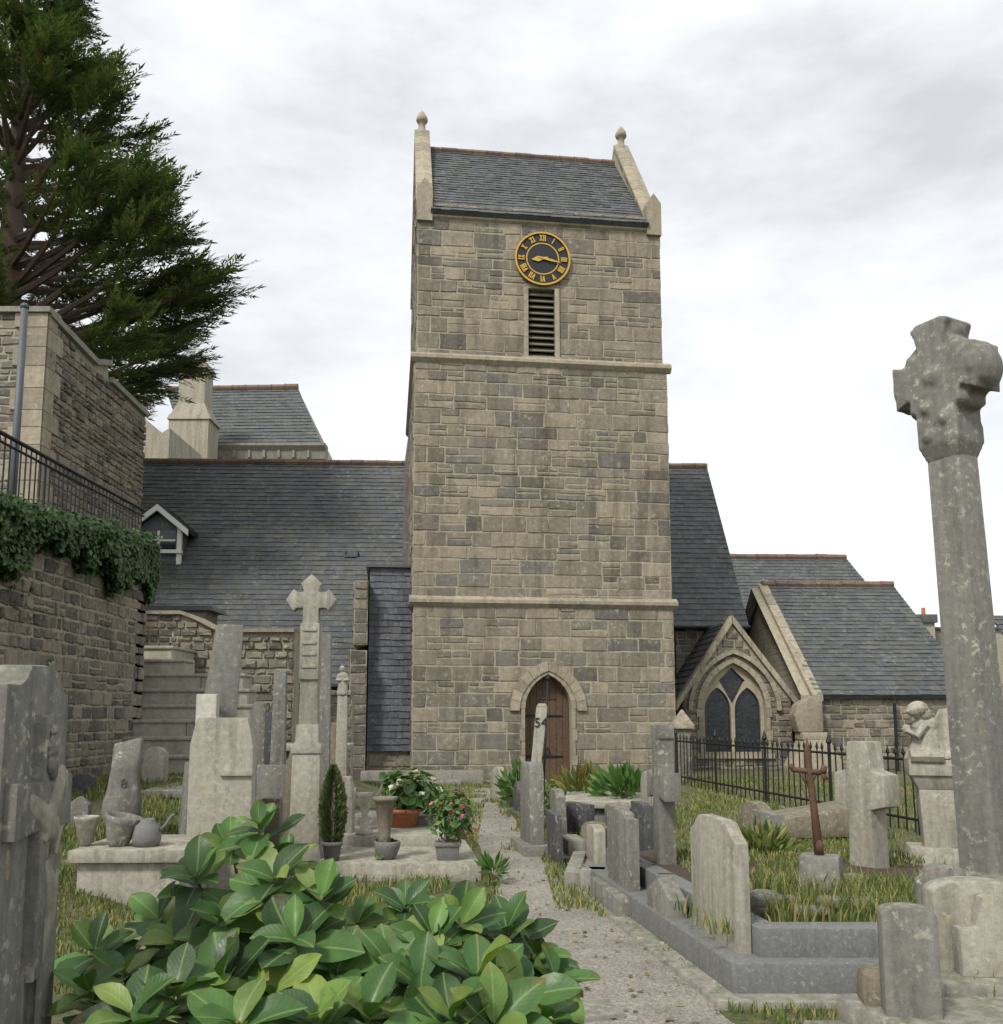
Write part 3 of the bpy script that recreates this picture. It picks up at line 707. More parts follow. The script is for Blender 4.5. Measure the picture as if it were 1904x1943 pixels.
for xx in (gl-.1,gr+.1):
    A=nf(ga,gA.z,DG+.15);B=nf(ga,gA.z,DG+3.4);C=nf(xx,ze-.08,DG+3.4);D=nf(xx,ze-.08,DG+.15)
    slates(m,A,B,C,D,course=.22,width=.28)
m.build('bay_roof',M_SLATE,**W)
m=MB()
for xx in (gl-.12,gr+.12):
    n=7
    for k in range(n):
        t0,t1=k/n,(k+1)/n-.006
        p=[(xx+(ga-xx)*t,(ze-.1)+(gA.z+.1-ze+.1)*t) for t in (t0,t1)]
        vs=[nf(a,z+q,DG+d) for d in (-.12,.22) for (a,z) in p for q in (-.2,.03)]
        m.add(vs,[(0,1,3,2),(4,6,7,5),(0,4,5,1),(2,3,7,6),(1,5,7,3),(0,2,6,4)])
m.build('bay_coping',M_DRESS,**W)
m=MB(); arch_ring(m,fg,wc,whw,wzs,wzh,.16,-.06,.2,7,jambs=wzb)
arch_ring(m,fg,wc,whw+.3,wzs-.05,wzh+.3,.13,-.14,.0,8)
m.add([fg(a,z,d) for z in (wzb-.14,wzb) for a,d in ((wc-whw-.2,-.1),(wc+whw+.2,-.1),(wc+whw+.2,.2),(wc-whw-.2,.2))],[(0,3,2,1),(4,5,6,7),(0,1,5,4),(1,2,6,5),(2,3,7,6),(3,0,4,7)])
wf=m.build('window_surround',M_DRESS,**W)
hw2=whw*.5-.07; c1=wc-whw*.5; c2=wc+whw*.5
l1=arch(c1+.015,hw2,wzb+.03,wzs-.05,hw2*1.75,7); l2=arch(c2-.015,hw2,wzb+.03,wzs-.05,hw2*1.75,7)
zq=wzs+wzh-.12
dia=[(wc,wzs+.12),(wc+whw*.42,wzs+wzh*.62),(wc,zq),(wc-whw*.42,wzs+wzh*.62)]
m=MB(); plate(m,lambda a,z,d: fg(a,z,d),arch(wc,whw+.005,wzb,wzs,wzh,10),[l1,l2,dia],.13,.27)
m.build('tracery',M_DRESS,wf,world=True)
m=MB(); m.add([fg(x,z,.24) for x,z in arch(wc,whw,wzb,wzs,wzh,10)],[tuple(range(22))])
m.build('glass',M_GLASS,wf,world=True)

# east wing: gable wall, roof, eaves wall
DW=24.6; DWR=29.5
wr0=nh(1446,1107,DWR); wr1=nh(1690,1115,DWR); we0=nh(1550,1322,DW); we1=nh(1815,1316,DW)
zW=(wr0.z+wr1.z)/2; zWE=(we0.z+we1.z)/2; aw0=(na(wr0)+na(we0))/2; 
m=MB()
slates(m,nf(na(wr0),zW,DWR),nf(na(wr1)+.1,zW,DWR),nf(na(we1)+.6,zWE,DW),nf(na(we0),zWE,DW),course=.22,width=.29)
slates(m,nf(na(wr0),zW,DWR),nf(na(wr1),zW,DWR),nf(na(we1),zWE,2*DWR-DW),nf(na(we0),zWE,2*DWR-DW),course=.5,width=.6)
wroof=m.build('wing_roof',M_SLATE,**W)
m=MB(); ridge_tiles(m,nf(na(wr0),zW+.03,DWR),nf(na(wr1)+.1,zW+.03,DWR),.12,.42); m.build('ridge',M_RIDGE,wroof,world=True)
m=MB()
wallrect(m,lambda a,z,d=0: nf(a,z,d+DW+.2),[(na(we0)+.1,-.3),(na(we1)+.5,-.3),(na(we1)+.5,zWE+.05),(na(we0)+.1,zWE+.05)],ch=(.14,.28))
# gable end to the left (built between ridge end and eave end)
pr_=nf(na(wr0),zW-.1,DWR); pe_=nf(na(we0),zWE,DW+.2)
du=(Vector((pr_.x,pr_.y,0))-Vector((pe_.x,pe_.y,0))); Lg=du.length; du.normalize(); nrm=Vector((-du.y,du.x,0))
fgab=lambda x,z,d=0: Vector((pe_.x,pe_.y,z))+du*x-nrm*(d)
wallrect(m,lambda x,z,d=0: fgab(x,z,-d),[(0,-.3),(2*Lg,-.3),(2*Lg,zWE),(Lg,zW-.1),(0,zWE)],ch=(.14,.26))
m.build('wing_wall',[M_RUB,M_MORT],**W)
m=MB(); n=9
A=nf(na(wr0)-.05,zW+.05,DWR); B=nf(na(we0)-.05,zWE-.02,DW-.05)
for k in range(n):
    p=A.lerp(B,k/n); q=A.lerp(B,(k+1)/n-.005); s=N1*.22; h=Vector((0,0,.16))
    m.add([p-s*.3,p+s,q+s,q-s*.3]+[x-h for x in (p-s*.3,p+s,q+s,q-s*.3)],[(0,1,2,3),(7,6,5,4),(0,4,5,1),(1,5,6,2),(2,6,7,3),(3,7,4,0)])
m.build('wing_coping',M_DRESS,**W)
# rounded kneeler + diagonal buttress at the wing corner
kp=nh(1535,1350,DW-.1); m=MB()
M0=Matrix.Translation(Vector((kp.x,kp.y,0))) @ Matrix.Rotation(PN,4,'Z')
m.prism([(-.42,kp.z-.1),(-.32,kp.z-.55),(.36,kp.z-.55),(.36,kp.z+.3),(.1,kp.z+.42),(-.3,kp.z+.2)],-.1,.4,M=M0)
m.build('corner_kneeler',M_DRESS,parent=church,world=True,bevel=.06)
m=MB(); zt=kp.z-.55
m.box(-.26,.42,-.22,.4,zt-.2,zt,M=M0)
m.prism([(-.6,-.2),(.75,-.2),(.75,zt-.75),(.45,zt-.2),(-.22,zt-.2),(-.6,zt-.9)],-.25,.45,M=M0)
m.build('corner_buttress',M_DRESS,parent=church,world=True,bevel=.025)
# chancel ridge behind
DC=40
c0=nh(1400,1055,DC); c1_=nh(1606,1062,DC); c2_=nh(1668,1118,DC-4)
m=MB(); zc=(c0.z+c1_.z)/2
slates(m,nf(na(c0)-1,zc,DC),nf(na(c1_),zc,DC),nf(na(c2_)+1.2,zc-5.2,DC-6),nf(na(c0)-1,zc-5.2,DC-6),course=.25,width=.35)
cr_=m.build('chancel_roof',M_SLATE,**W)
m=MB(); ridge_tiles(m,nf(na(c0)-1,zc+.03,DC),nf(na(c1_),zc+.03,DC),.14,.45); m.build('ridge',M_RIDGE,cr_,world=True)
m=MB(); wallrect(m,lambda a,z,d=0: nf(a,z,DC-5.6+d),[(na(c0)-1,-.3),(na(c2_)+1,-.3),(na(c2_)+1,zc-5),(na(c0)-1,zc-5)],ch=(.3,.5),ln=(.5,1))
m.build('chancel_wall',[M_RUB,M_MORT],**W)
# ================================================================== GROUND, PATH, SKY
def frange(a,b,s):
    n=int(round((b-a)/s)); return [a+(b-a)*i/n for i in range(n+1)]
xs=[-400,-150,-60,-30]+frange(-16,16,.32)+[30,60,150,400]; ys=[-100,-30,-8]+frange(0,40,.32)+[60,100,200,600]
m=MB(); vs=[];fs=[]
for y in ys:
    for x in xs:
        z=gz(x,y); onp=smooth01((abs(x-(1.2-.09*y))-.5)/.8)
        z+=.035*onp*noise.noise(Vector((x*1.7,y*1.7,0)))-.012*(1-onp)
        vs.append((x,y,z))
nx=len(xs)
for j in range(len(ys)-1):
    for i in range(nx-1): fs.append((j*nx+i,j*nx+i+1,(j+1)*nx+i+1,(j+1)*nx+i))
m.add(vs,fs); gobj=m.build('ground',M_GROUND,smooth=True); tag(gobj,kind='structure')
L=[(960,2250),(1010,1990),(985,1840),(960,1740),(935,1660),(905,1600),(880,1560),(850,1515),(800,1488)]
Rr=[(1750,2250),(1480,1990),(1330,1885),(1240,1790),(1150,1725),(1080,1665),(1015,1600),(975,1550),(985,1500)]
vs=[];fs=[]
def mid(l):
    o=[]
    for i in range(len(l)-1):
        for k in range(6):
            t=k/6; o.append(gnd(l[i][0]+(l[i+1][0]-l[i][0])*t,l[i][1]+(l[i+1][1]-l[i][1])*t,.006))
    o.append(gnd(*l[-1],.006)); return o
Lm,Rm=mid(L),mid(Rr)
for i,(a,b) in enumerate(zip(Lm,Rm)):
    for k in range(9):
        t=k/8; p=a.lerp(b,t)
        if k in (0,8): p=p+Vector((noise.noise(p*3)*.09,0,0))
        vs.append((p.x,p.y,.012-.012*(2*t-1)**2+.004*noise.noise(p*4)))
for i in range(len(Lm)-1):
    for k in range(8): fs.append((i*9+k,i*9+k+1,(i+1)*9+k+1,(i+1)*9+k))
m=MB(); m.add(vs,fs); tag(m.build('path',M_PATH,smooth=True),kind='structure')

# ================================================================== LEFT TERRACE, HOUSE
XW=-6.0; YF=15.45
tw_=thing('terrace_wall','tall rough stone terrace wall with ivy along its top, under the left railing','wall',(XW,12,0))
wt=lambda y: 3.95+.085*(y-11)

m=MB(); poly=[(6,-.2),(YF,-.2),(YF,3.55),(6,3.75)]
f=lambda x,z,d=0: Vector((XW-d,x,z))
wallrect(m,lambda x,z,d=0: f(x,z,d),[(6,-.2),(YF,-.2),(YF,wt(YF)-.1),(6,wt(6)-.1)],ch=(.13,.24),ln=(.14,.42),pr=.025)
wallrect(m,lambda x,z,d=0: Vector((XW-x,YF-d,z)),[(0,-.2),(6,-.2),(6,wt(YF)-.1),(0,wt(YF)-.1)],ch=(.2,.3))
m.build('wall_face',[M_RUB,M_MORT],parent=tw_,world=True)
m=MB(); y=6
while y<YF:
    l=random.uniform(.5,.9); m.box(XW-.4,XW+.08,y,min(y+l-.01,YF+.05),wt(y)-.12,wt(y)+random.uniform(0,.02)); y+=l
m.build('coping',M_CONC,parent=tw_,world=True,bevel=.015)
mm=MB(); mm.box(-40,XW-.36,6,YF-.1,2.5,3.9); tag(mm.build('terrace_ground',M_GROUND),kind='structure')
# ivy: leaf quads hanging over the wall
def leafquad(mb,p,nrm,size,rot=None,uvb=None,w=.75):
    a=nrm.orthogonal().normalized(); a=Matrix.Rotation(random.uniform(0,2*PI) if rot is None else rot,3,nrm) @ a
    b=nrm.cross(a); s=size
    mb.add([p-a*s*.5,p+b*s*w*.5+nrm*s*.08,p+a*s*.55,p-b*s*w*.5+nrm*s*.08],[(0,1,2),(0,2,3)])
m=MB()
for k in range(26000):
    y=random.uniform(8.5,YF+.12)
    hang=.55+.75*noise.noise(Vector((y*.9,3.1,0)))+.5*noise.noise(Vector((y*2.7,0,0)))
    z=wt(y)+.12-(random.random()**1.2)*max(.3,hang)
    if random.random()<.05:
        z=random.uniform(1.2,3.6)
        if noise.noise(Vector((y*.8,z*.8,7)))<.3: continue
    bul=(.08+.3*max(0,noise.noise(Vector((y*1.4,z*1.4,2))))+(.14 if z>3.3 else 0))*(1-.7*smooth01((y-13.5)/2))
    x=XW+random.uniform(.02,bul+.08)
    n_=Vector((1,random.uniform(-.7,.5),random.uniform(-.3,.9))).normalized()
    leafquad(m,Vector((x,y,z)),n_,random.uniform(.05,.11))
for k in range(8000):
    y=random.uniform(8.5,YF+.1); x=XW-random.uniform(-.2,.4)
    top=.22+.3*max(0,noise.noise(Vector((y*1.7,9,0))))+.1*random.random()
    leafquad(m,Vector((x,y,wt(y)+random.uniform(-.1,top))),Vector((random.uniform(-.4,.8),random.uniform(-.9,.3),random.uniform(.1,1))).normalized(),random.uniform(.05,.1))
ivy=m.build('ivy',M_IVY); tag(ivy,'green ivy spilling over the top of the tall terrace wall on the left','ivy plant')
# terrace railing
rl_=thing('terrace_railing','black iron railing running along the top of the ivy covered terrace wall','railing',(XW-.15,12,3.7))
zr0=at(0,822,11.02).z; zr1=at(270,967,15.5).z
def rz(y): return zr0+(zr1-zr0)*(y-11.02)/(15.5-11.02)
ys_=[9.0,15.55]
m=MB(); m.tube([(XW-.15,9,rz(9)),(XW-.15,15.55,rz(15.55))],.028,8); m.build('top_rail',M_IRON,parent=rl_,world=True,smooth=True)
m=MB(); m.tube([(XW-.15,9,rz(9)-.11),(XW-.15,15.55,rz(15.55)-.11)],.018,8); m.build('lower_rail',M_IRON,parent=rl_,world=True,smooth=True)
y=9.05
while y<15.55:
    m=MB(); m.tube([(XW-.15,y,rz(y)),(XW-.15,y,wt(y)-.02)],.011 if int((y-9)*8)%12 else .018,5); m.build('bar',M_IRON,parent=rl_,world=True); y+=.128
# house
XH=-8.0; hc=at(78,600,16.1); YH0=16.1; hz=at(85,595,16.1).z; YH1=20.7; XH=at(76,800,16.1).x
XE=at(275,800,20.9).x
hs=thing('terrace_house','tall stone house with rough side wall and stepped parapet on the left terrace','house',(XH-3,18,3.5))
dv=Vector((XE-XH,20.9-16.1,0)); Lh=dv.length; dv.normalize(); dn=Vector((dv.y,-dv.x,0))
hf=lambda x,z,d=0: Vector((XH,16.1,z))+dv*x-dn*d
zA=hz; 
def hx(u,v):
    p=hit(u,v,0,Vector((XH,16.1,0)),dn); return (p-Vector((XH,16.1,0))).dot(dv),p.z
pts=[hx(85,594),hx(178,688),hx(205,690),hx(206,722),hx(275,788)]
prof=[(0,3.3),(Lh,3.3),(Lh,pts[4][1]),(pts[3][0],pts[3][1]),(pts[2][0],pts[2][1]),(pts[1][0],pts[1][1]),(0.05,zA),(0,zA)]
m=MB(); plate(m,hf,prof,[],0,.4,1)
stones(m,hf,[(0,3.3),(Lh,3.3),(Lh,pts[4][1]-.05),(0,zA-.02)],[],ch=(.1,.2),ln=(.14,.4),pr=.045,quoin=False)
fl_=lambda x,z,d=0: Vector((XH-6+x,16.1+d,z))
plate(m,fl_,[(0,3.3),(6,3.3),(6,zA),(0,zA)],[],0,.4,1)
stones(m,fl_,[(0,3.3),(5.55,3.3),(5.55,zA),(0,zA)],[],ch=(.1,.18),ln=(.2,.5),pr=.02,quoin=False)
m.build('wall',[M_RUB,M_MORT],parent=hs,world=True)
m=MB(); z=3.3;k=0
while z<zA-.05:
    h=min(random.uniform(.3,.42),zA-z); w1=.55 if k%2 else .32; 
    m.add([fl_(6-w1,z+.006,-.05),fl_(6.05,z+.006,-.05),fl_(6.05,z+h-.006,-.05),fl_(6-w1,z+h-.006,-.05)]+[fl_(6-w1,z+.006,.05),fl_(6,z+.006,.05),fl_(6,z+h-.006,.05),fl_(6-w1,z+h-.006,.05)],[(0,1,2,3)]+[(i,4+i,4+(i+1)%4,(i+1)%4) for i in range(4)])
    w2=.32 if k%2 else .55
    m.add([hf(-.0,z+.006,-.06),hf(w2,z+.006,-.06),hf(w2,z+h-.006,-.06),hf(0,z+h-.006,-.06)]+[hf(0,z+.006,.05),hf(w2,z+.006,.05),hf(w2,z+h-.006,.05),hf(0,z+h-.006,.05)],[(0,1,2,3)]+[(i,4+i,4+(i+1)%4,(i+1)%4) for i in range(4)])
    z+=h;k+=1
m.build('quoin',M_DRESS,parent=hs,world=True)
m=MB(); 
for i in range(4):
    a,b=[(0,zA),pts[1],pts[2],pts[3],pts[4]][i:i+2]
    if i==2: continue
    vs=[hf(x,z+q,d) for (x,z) in (a,b) for d in (-.1,.35) for q in (-.04,.08)]
    m.add(vs,[(0,1,3,2),(4,6,7,5),(0,4,5,1),(2,3,7,6),(1,5,7,3),(0,2,6,4)])
vs=[fl_(x,zA+q,d) for x in (0,6.1) for d in (-.1,.35) for q in (0,.1)]
m.add(vs,[(0,1,3,2),(4,6,7,5),(0,4,5,1),(2,3,7,6),(1,5,7,3),(0,2,6,4)])
m.build('parapet_coping',M_CONC,parent=hs,world=True)
m=MB(); m.add([Vector((XH-6,16.3,zA-.1)),Vector((XH-.1,16.3,zA-.1)),hf(Lh,pts[4][1]-.1,.2),hf(Lh,pts[4][1]-.1,.2)-Vector((7,0,0))],[(0,1,2,3)]); m.build('roof',M_SLATE,parent=hs,world=True)
# tall pole in front of the house corner
p=at(30,840,13.0); pt=at(32,584,13.0)
pl=thing('metal_pole','tall grey metal pole standing behind the terrace railing at the left edge','pole',(p.x,p.y,3.6))
m=MB(); m.tube([(0,0,0),(0,0,pt.z-3.6)],[.058,.052],12); m.build('shaft',M_LEAD,parent=pl,smooth=True)
m=MB(); m.lathe([(.06,0),(.06,.05),(.03,.08)],12,M=T(0,0,pt.z-3.61)); m.build('cap',M_LEAD,parent=pl,smooth=True)
# low lean-to and ruin wall between house and far house
q=thing('outbuilding','small stone outbuilding with mono pitch roof behind the nave ridge','outbuilding',(at(285,860,45).x,46,0))
m=MB(); b=[at(u,v,45) for u,v in ((268,900),(330,900),(322,812),(300,826),(276,795))]
vs=b+[x+Vector((0,5,0)) for x in b]; vs=[Vector((v.x,v.y,v.z if i%5>1 else 0)) for i,v in enumerate(vs)]
m.add(vs,[(0,1,2,3,4),(9,8,7,6,5)]+[(i,5+i,5+(i+1)%5,(i+1)%5) for i in range(5)]); m.build('wall',M_RENDER,parent=q,world=True)
# far house with big chimney
YB=58
fh=thing('far_house','large slate roofed house with a tall chimney rising behind the nave ridge','house',(at(500,850,YB).x,YB+5,0))
r0,r1,e0,e1=at(395,741,YB+6),at(566,737,YB+6),at(380,847,YB),at(612,845,YB)
m=MB(); slates(m,(r0.x-3,r0.y,r0.z),r1,e1,(e0.x-1,e0.y,e0.z),course=.5,width=.6,lift=.04); fr_=m.build('roof',M_SLATE,parent=fh,world=True)
m=MB(); ridge_tiles(m,(r0.x-3,r0.y,r0.z+.1),(r1.x,r1.y,r1.z+.1),.24,.9); m.build('ridge',M_RIDGE,fr_,world=True)
m=MB(); m.box(e0.x-3,e1.x-.25,YB+.5,YB+12,0,e1.z-.1); m.add([(e1.x-.3,YB+.5,e1.z-.1),(e1.x-.3,YB+12,e1.z-.1),(r1.x+.05,YB+6.2,r1.z-.2)],[(0,1,2)])
m.build('wall',M_RENDER,parent=fh,world=True)
m=MB(); zz=e1.z
pp=[(YB-.55,zz+.02),(YB-.55,zz-.15),(YB-.3,zz-.45),(YB-.2,zz-.95),(YB+.5,zz-.95),(YB+.5,zz+.02)]
vs=[(x,y,z) for x in (e0.x-3,e1.x+.28) for y,z in pp]; n=6
m.add(vs,[tuple(range(n)),tuple(range(2*n-1,n-1,-1))]+[(i,(i+1)%n,n+(i+1)%n,n+i) for i in range(n)])
for k in range(11): m.box(e0.x-2.5+k*.95,e0.x-2.35+k*.95,YB-.38,YB-.1,zz-.9,zz-.42)
m.build('cornice',M_CONC,parent=fh,world=True)
cb=at(372,870,YB-2); ct=at(374,695,YB-2); k_=(YB-2)/F
m=MB(); cx=ct.x
m.box(cx-1.25,cx+1.2,YB-3,YB-1,0,at(374,805,YB-2).z)
z1=at(374,805,YB-2).z; z2=at(374,790,YB-2).z; z3=ct.z
m.frus(2.7,2.2,2.5,2.1,z1,z1+.3,M=T(cx,YB-2,0)); m.frus(2.4,2,1.65,1.6,z1+.3,z2+.6,M=T(cx,YB-2,0)); m.frus(1.65,1.6,1.6,1.55,z2+.6,z3-.4,M=T(cx,YB-2,0)); m.frus(1.85,1.8,1.85,1.8,z3-.4,z3-.12,M=T(cx,YB-2,0)); m.frus(1.6,1.5,1.5,1.4,z3-.12,z3,M=T(cx,YB-2,0))
ch_=m.build('chimney',M_RENDER,parent=fh,world=True)
for dx in (-.4,.4):
    m=MB(); m.lathe([(.2,0),(.17,.5),(.2,.55)],10,M=T(cx+dx,YB-2,z3)); m.build('chimney_pot',M_TERRA,ch_,world=True,smooth=True)
# distant house on the right
YD=62
dh=thing('distant_house','distant house with flat roofed chimney just left of the tall stone pillar','house',(at(1760,1200,YD).x,YD+4,0))
a,b=at(1700,1166,YD),at(1773,1162,YD); c=at(1810,1193,YD)
m=MB(); m.box(a.x-1,b.x,YD,YD+6,0,at(1700,1182,YD).z); m.box(b.x,c.x+4,YD+1,YD+6,0,c.z); m.build('wall',M_RENDER,parent=dh,world=True)
m=MB(); m.box(a.x-1.2,b.x+.15,YD-.2,YD+6.2,at(1700,1182,YD).z,a.z); m.box(b.x+.15,c.x+4.2,YD+.8,YD+6.2,c.z,c.z+.2); m.build('roof',M_SLATE,parent=dh,world=True,bevel=.05)
m=MB(); pz=at(1765,1150,YD); m.lathe([(.16,0),(.13,pz.z-a.z)],8,M=T(pz.x,YD+1,a.z)); m.build('chimney_pot',M_TERRA,parent=dh,world=True)

# ================================================================== NOTICE SHELTER, STEPS, RUBBLE WALL
M_STEP=stone('step_stone',['#a39e90'],1.5,.3,moss=.35,stain=.35,bd=.004)
st_=thing('stone_steps','broad flight of weathered stone steps climbing left beside the ivy covered wall','steps',(-5,15,.6))
ly=[1440,1405,1372,1343,1313,1284,1256,1231]; lx=[232,240,247,252,258,262,266,268]; rx=[475,475,475,475,470,462,350,327]
for i in range(8):
    Y=14.4+i*.36; p=at(lx[i],ly[i],Y); q=at(rx[i],ly[i],Y); m=MB()
    m.box(p.x-.4,q.x+.03,Y-.035,Y+.5 if i<7 else Y+2.38,p.z-.002,p.z+.055)
    x=p.x-.4; k=0
    while x<q.x-.02:
        l=random.uniform(1.2,2.2); l=min(l,q.x-x)
        if q.x-x-l<.3: l=q.x-x
        z0=(at(0,ly[i-1],Y-.36).z-.03) if i else .2
        m.box(x+.004,x+l-.004,Y+random.uniform(-.008,.008),Y+.6 if i<7 else Y+2.4,z0-.12,p.z); x+=l
    m.build('step',M_STEP,parent=st_,world=True,bevel=.02)
YR=18.2
rw=thing('rubble_wall','rough rubble wall with sloping top at the head of the stone steps','wall',(-6,YR,0))
pts=[at(u,v,YR) for u,v in ((225,1166),(345,1166),(372,1176),(418,1200),(560,1200))]
m=MB(); poly=[(pts[0].x,-.1),(pts[-1].x,-.1)]+[(p.x,p.z) for p in reversed(pts)]
f=lambda x,z,d=0: Vector((x,YR+d,z))
plate(m,f,poly,[],0,.5,1); stones(m,f,poly,[],ch=(.1,.2),ln=(.15,.4),pr=.05)
m.build('wall_face',[M_RUB,M_MORT],parent=rw,world=True)
m=MB()
for i in range(4):
    a,b=pts[i],pts[i+1]
    vs=[Vector((p.x,YR+d,p.z+q)) for p in (a,b) for d in (-.1,.55) for q in (0,.07)]
    m.add(vs,[(0,1,3,2),(4,6,7,5),(0,4,5,1),(2,3,7,6),(1,5,7,3),(0,2,6,4)])
m.build('coping',M_DRESS,parent=rw,world=True)
lt=thing('flat_canopy','thin flat roof with a dark edge above the rubble wall','canopy',(-7,20,2.5))
a=at(200,1149,19.6); b=at(398,1149,19.6); c=at(408,1158,19.6)
m=MB(); m.prism([(a.x,a.z-.1),(b.x,b.z-.1),(c.x,c.z-.02),(b.x+.02,b.z),(a.x,a.z)],19.6,20.6); m.build('roof',M_LEAD,parent=lt,world=True)
m=MB(); m.box(a.x,b.x-.1,19.7,20.5,.3,a.z-.1); m.build('wall',M_RUB,parent=lt,world=True)

# low boundary walls behind the left graves
lw_=thing('low_wall','low coursed stone wall below the aisle roof behind the central cross','wall',(-3.5,19,0))
m=MB(); a=at(465,1310,19.5); b=at(668,1310,19.5)
f=lambda x,z,d=0: Vector((x,19.5+d,z))
wallrect(m,f,[(a.x-.6,-.1),(b.x,-.1),(b.x,a.z-.1),(a.x-.6,a.z-.1)],ch=(.16,.26))
m.build('wall_face',[M_RUB,M_MORT],parent=lw_,world=True)
m=MB(); x=a.x-.6
while x<b.x: l=min(random.uniform(.6,1),b.x-x); m.box(x,x+l-.008,19.42,19.95,a.z-.1,a.z); x+=l
m.build('coping',M_CONC,parent=lw_,world=True,bevel=.015)

# ================================================================== CONIFER
YT=27; tx=at(8,600,YT).x
tr=thing('cypress_tree','huge spreading conifer rising behind the tall house on the left','tree',(tx,YT,0))
lim=[(-260,40),(-150,75),(-60,105),(0,128),(60,155),(110,208),(130,238),(165,305),(215,335),(340,345),(385,402),(440,452),(550,480),(600,468),(640,425),(670,350),(710,290),(760,230)]
def crown_r(z):
    v=HOR-(z-1.6)*F/(YT*1.0)*(1.0)
    # pitch-exact lookup through projection
    y=YT*math.cos(TH)+(z-1.6)*math.sin(TH); w=-YT*math.sin(TH)+(z-1.6)*math.cos(TH)
    v=PYP-F*w/y
    if v<lim[0][0]: u=40
    elif v>lim[-1][0]: u=220
    else:
        for (v0,u0),(v1,u1) in zip(lim,lim[1:]):
            if v0<=v<=v1: u=u0+(u1-u0)*(v-v0)/(v1-v0); break
    return max(.3,(u-8)*y/F)
ZT=27.5
m=MB(); m.tube([(0,0,0),(.1,0,8),(0,.1,16),(.05,0,ZT-1)],[.75,.6,.35,.05],10); trunk=m.build('trunk',M_BARK,parent=tr,smooth=True)
lm=MB(); fo_=MB()
def spray(p,d,L):
    # flattened feathery spray: a stalk with needle tufts alternating on both sides
    d=d.normalized(); side=d.cross(Vector((0,0,1)))
    if side.length<.1: side=Vector((1,0,0))
    side.normalize(); side=(side+Vector((0,0,random.uniform(-.5,.5)))).normalized(); up=side.cross(d)
    n=random.randint(6,9); rnd=random.random()
    for i in range(n):
        t=(i+.6)/n; c=p+d*L*t+up*(.10*L*t*t)
        for sg in (-1,1):
            dd=(d*.8+side*sg*random.uniform(.35,.8)+up*random.uniform(-.15,.35)).normalized()
            l=L*random.uniform(.24,.42)*(1.1-.55*t); w=dd.cross(up).normalized()*l*.13
            fo_.add([c,c+dd*l*.5+w,c+dd*l,c+dd*l*.5-w],[(0,1,2,3)],0,min(1,max(0,rnd+random.uniform(-.25,.25))))
    c=p+d*L*.8+up*.07*L; w=side*L*.05
    fo_.add([c,c+d*L*.25+w,c+d*L*.5,c+d*L*.25-w],[(0,1,2,3)],0,rnd)
nl=300
for i in range(nl):
    z=3.5+(ZT-4.0)*(int(i/4)*4/nl)+random.uniform(-.25,.25); az=random.uniform(-1.9,1.9) if random.random()<.82 else random.uniform(1.9,4.4)
    el=random.uniform(.2,.55)+.35*(z/ZT)
    # branch grows up and outwards: tip height = z + r*tan(el)
    r=1
    for _ in range(6): r=crown_r(min(ZT,z+r*math.tan(el)*.8))
    r=max(.4,r-.75)*random.uniform(.74,1.02)
    p0=Vector((0,0,z)); hd=Vector((math.cos(az),math.sin(az),0))
    pts=[p0+hd*(r*t)+Vector((0,0,r*(math.tan(el)*(.55*t+.25*t*t)-.12*t*(1-t)))) for t in (0,.25,.5,.75,.92)]
    lm.tube(pts,[.17*(1-z/ZT)+.06,.12*(1-z/ZT)+.05,.07,.045,.015],5)
    ns=int(7+r*4.2)
    for k in range(ns):
        t=.34+.66*math.sqrt(random.random()); 
        j=min(3,int(t*4)); q=pts[j].lerp(pts[min(4,j+1)],t*4-j) if j<4 else pts[4]
        sd=Vector((-hd.y,hd.x,0))*random.choice((-1,1))*random.uniform(.1,1.0)*(1.25-t)
        dd=(hd+sd+Vector((0,0,random.uniform(-.12,.5)))).normalized()
        L=random.uniform(.9,1.7)*(.75+.25*min(1,r/5))*(1.15-.45*t)
        e=q+dd*L*.6
        lm.tube([q,e],[.014,.006],3)
        for s in range(3):
            ddd=(dd+Vector((random.uniform(-.45,.45),random.uniform(-.45,.45),random.uniform(-.25,.35)))).normalized()
            spray(q+dd*L*(.12+.3*s),ddd,L*random.uniform(.55,.8))
lm.build('branches',M_BARK,parent=tr); fo_.build('crown',M_CONIF,parent=tr)
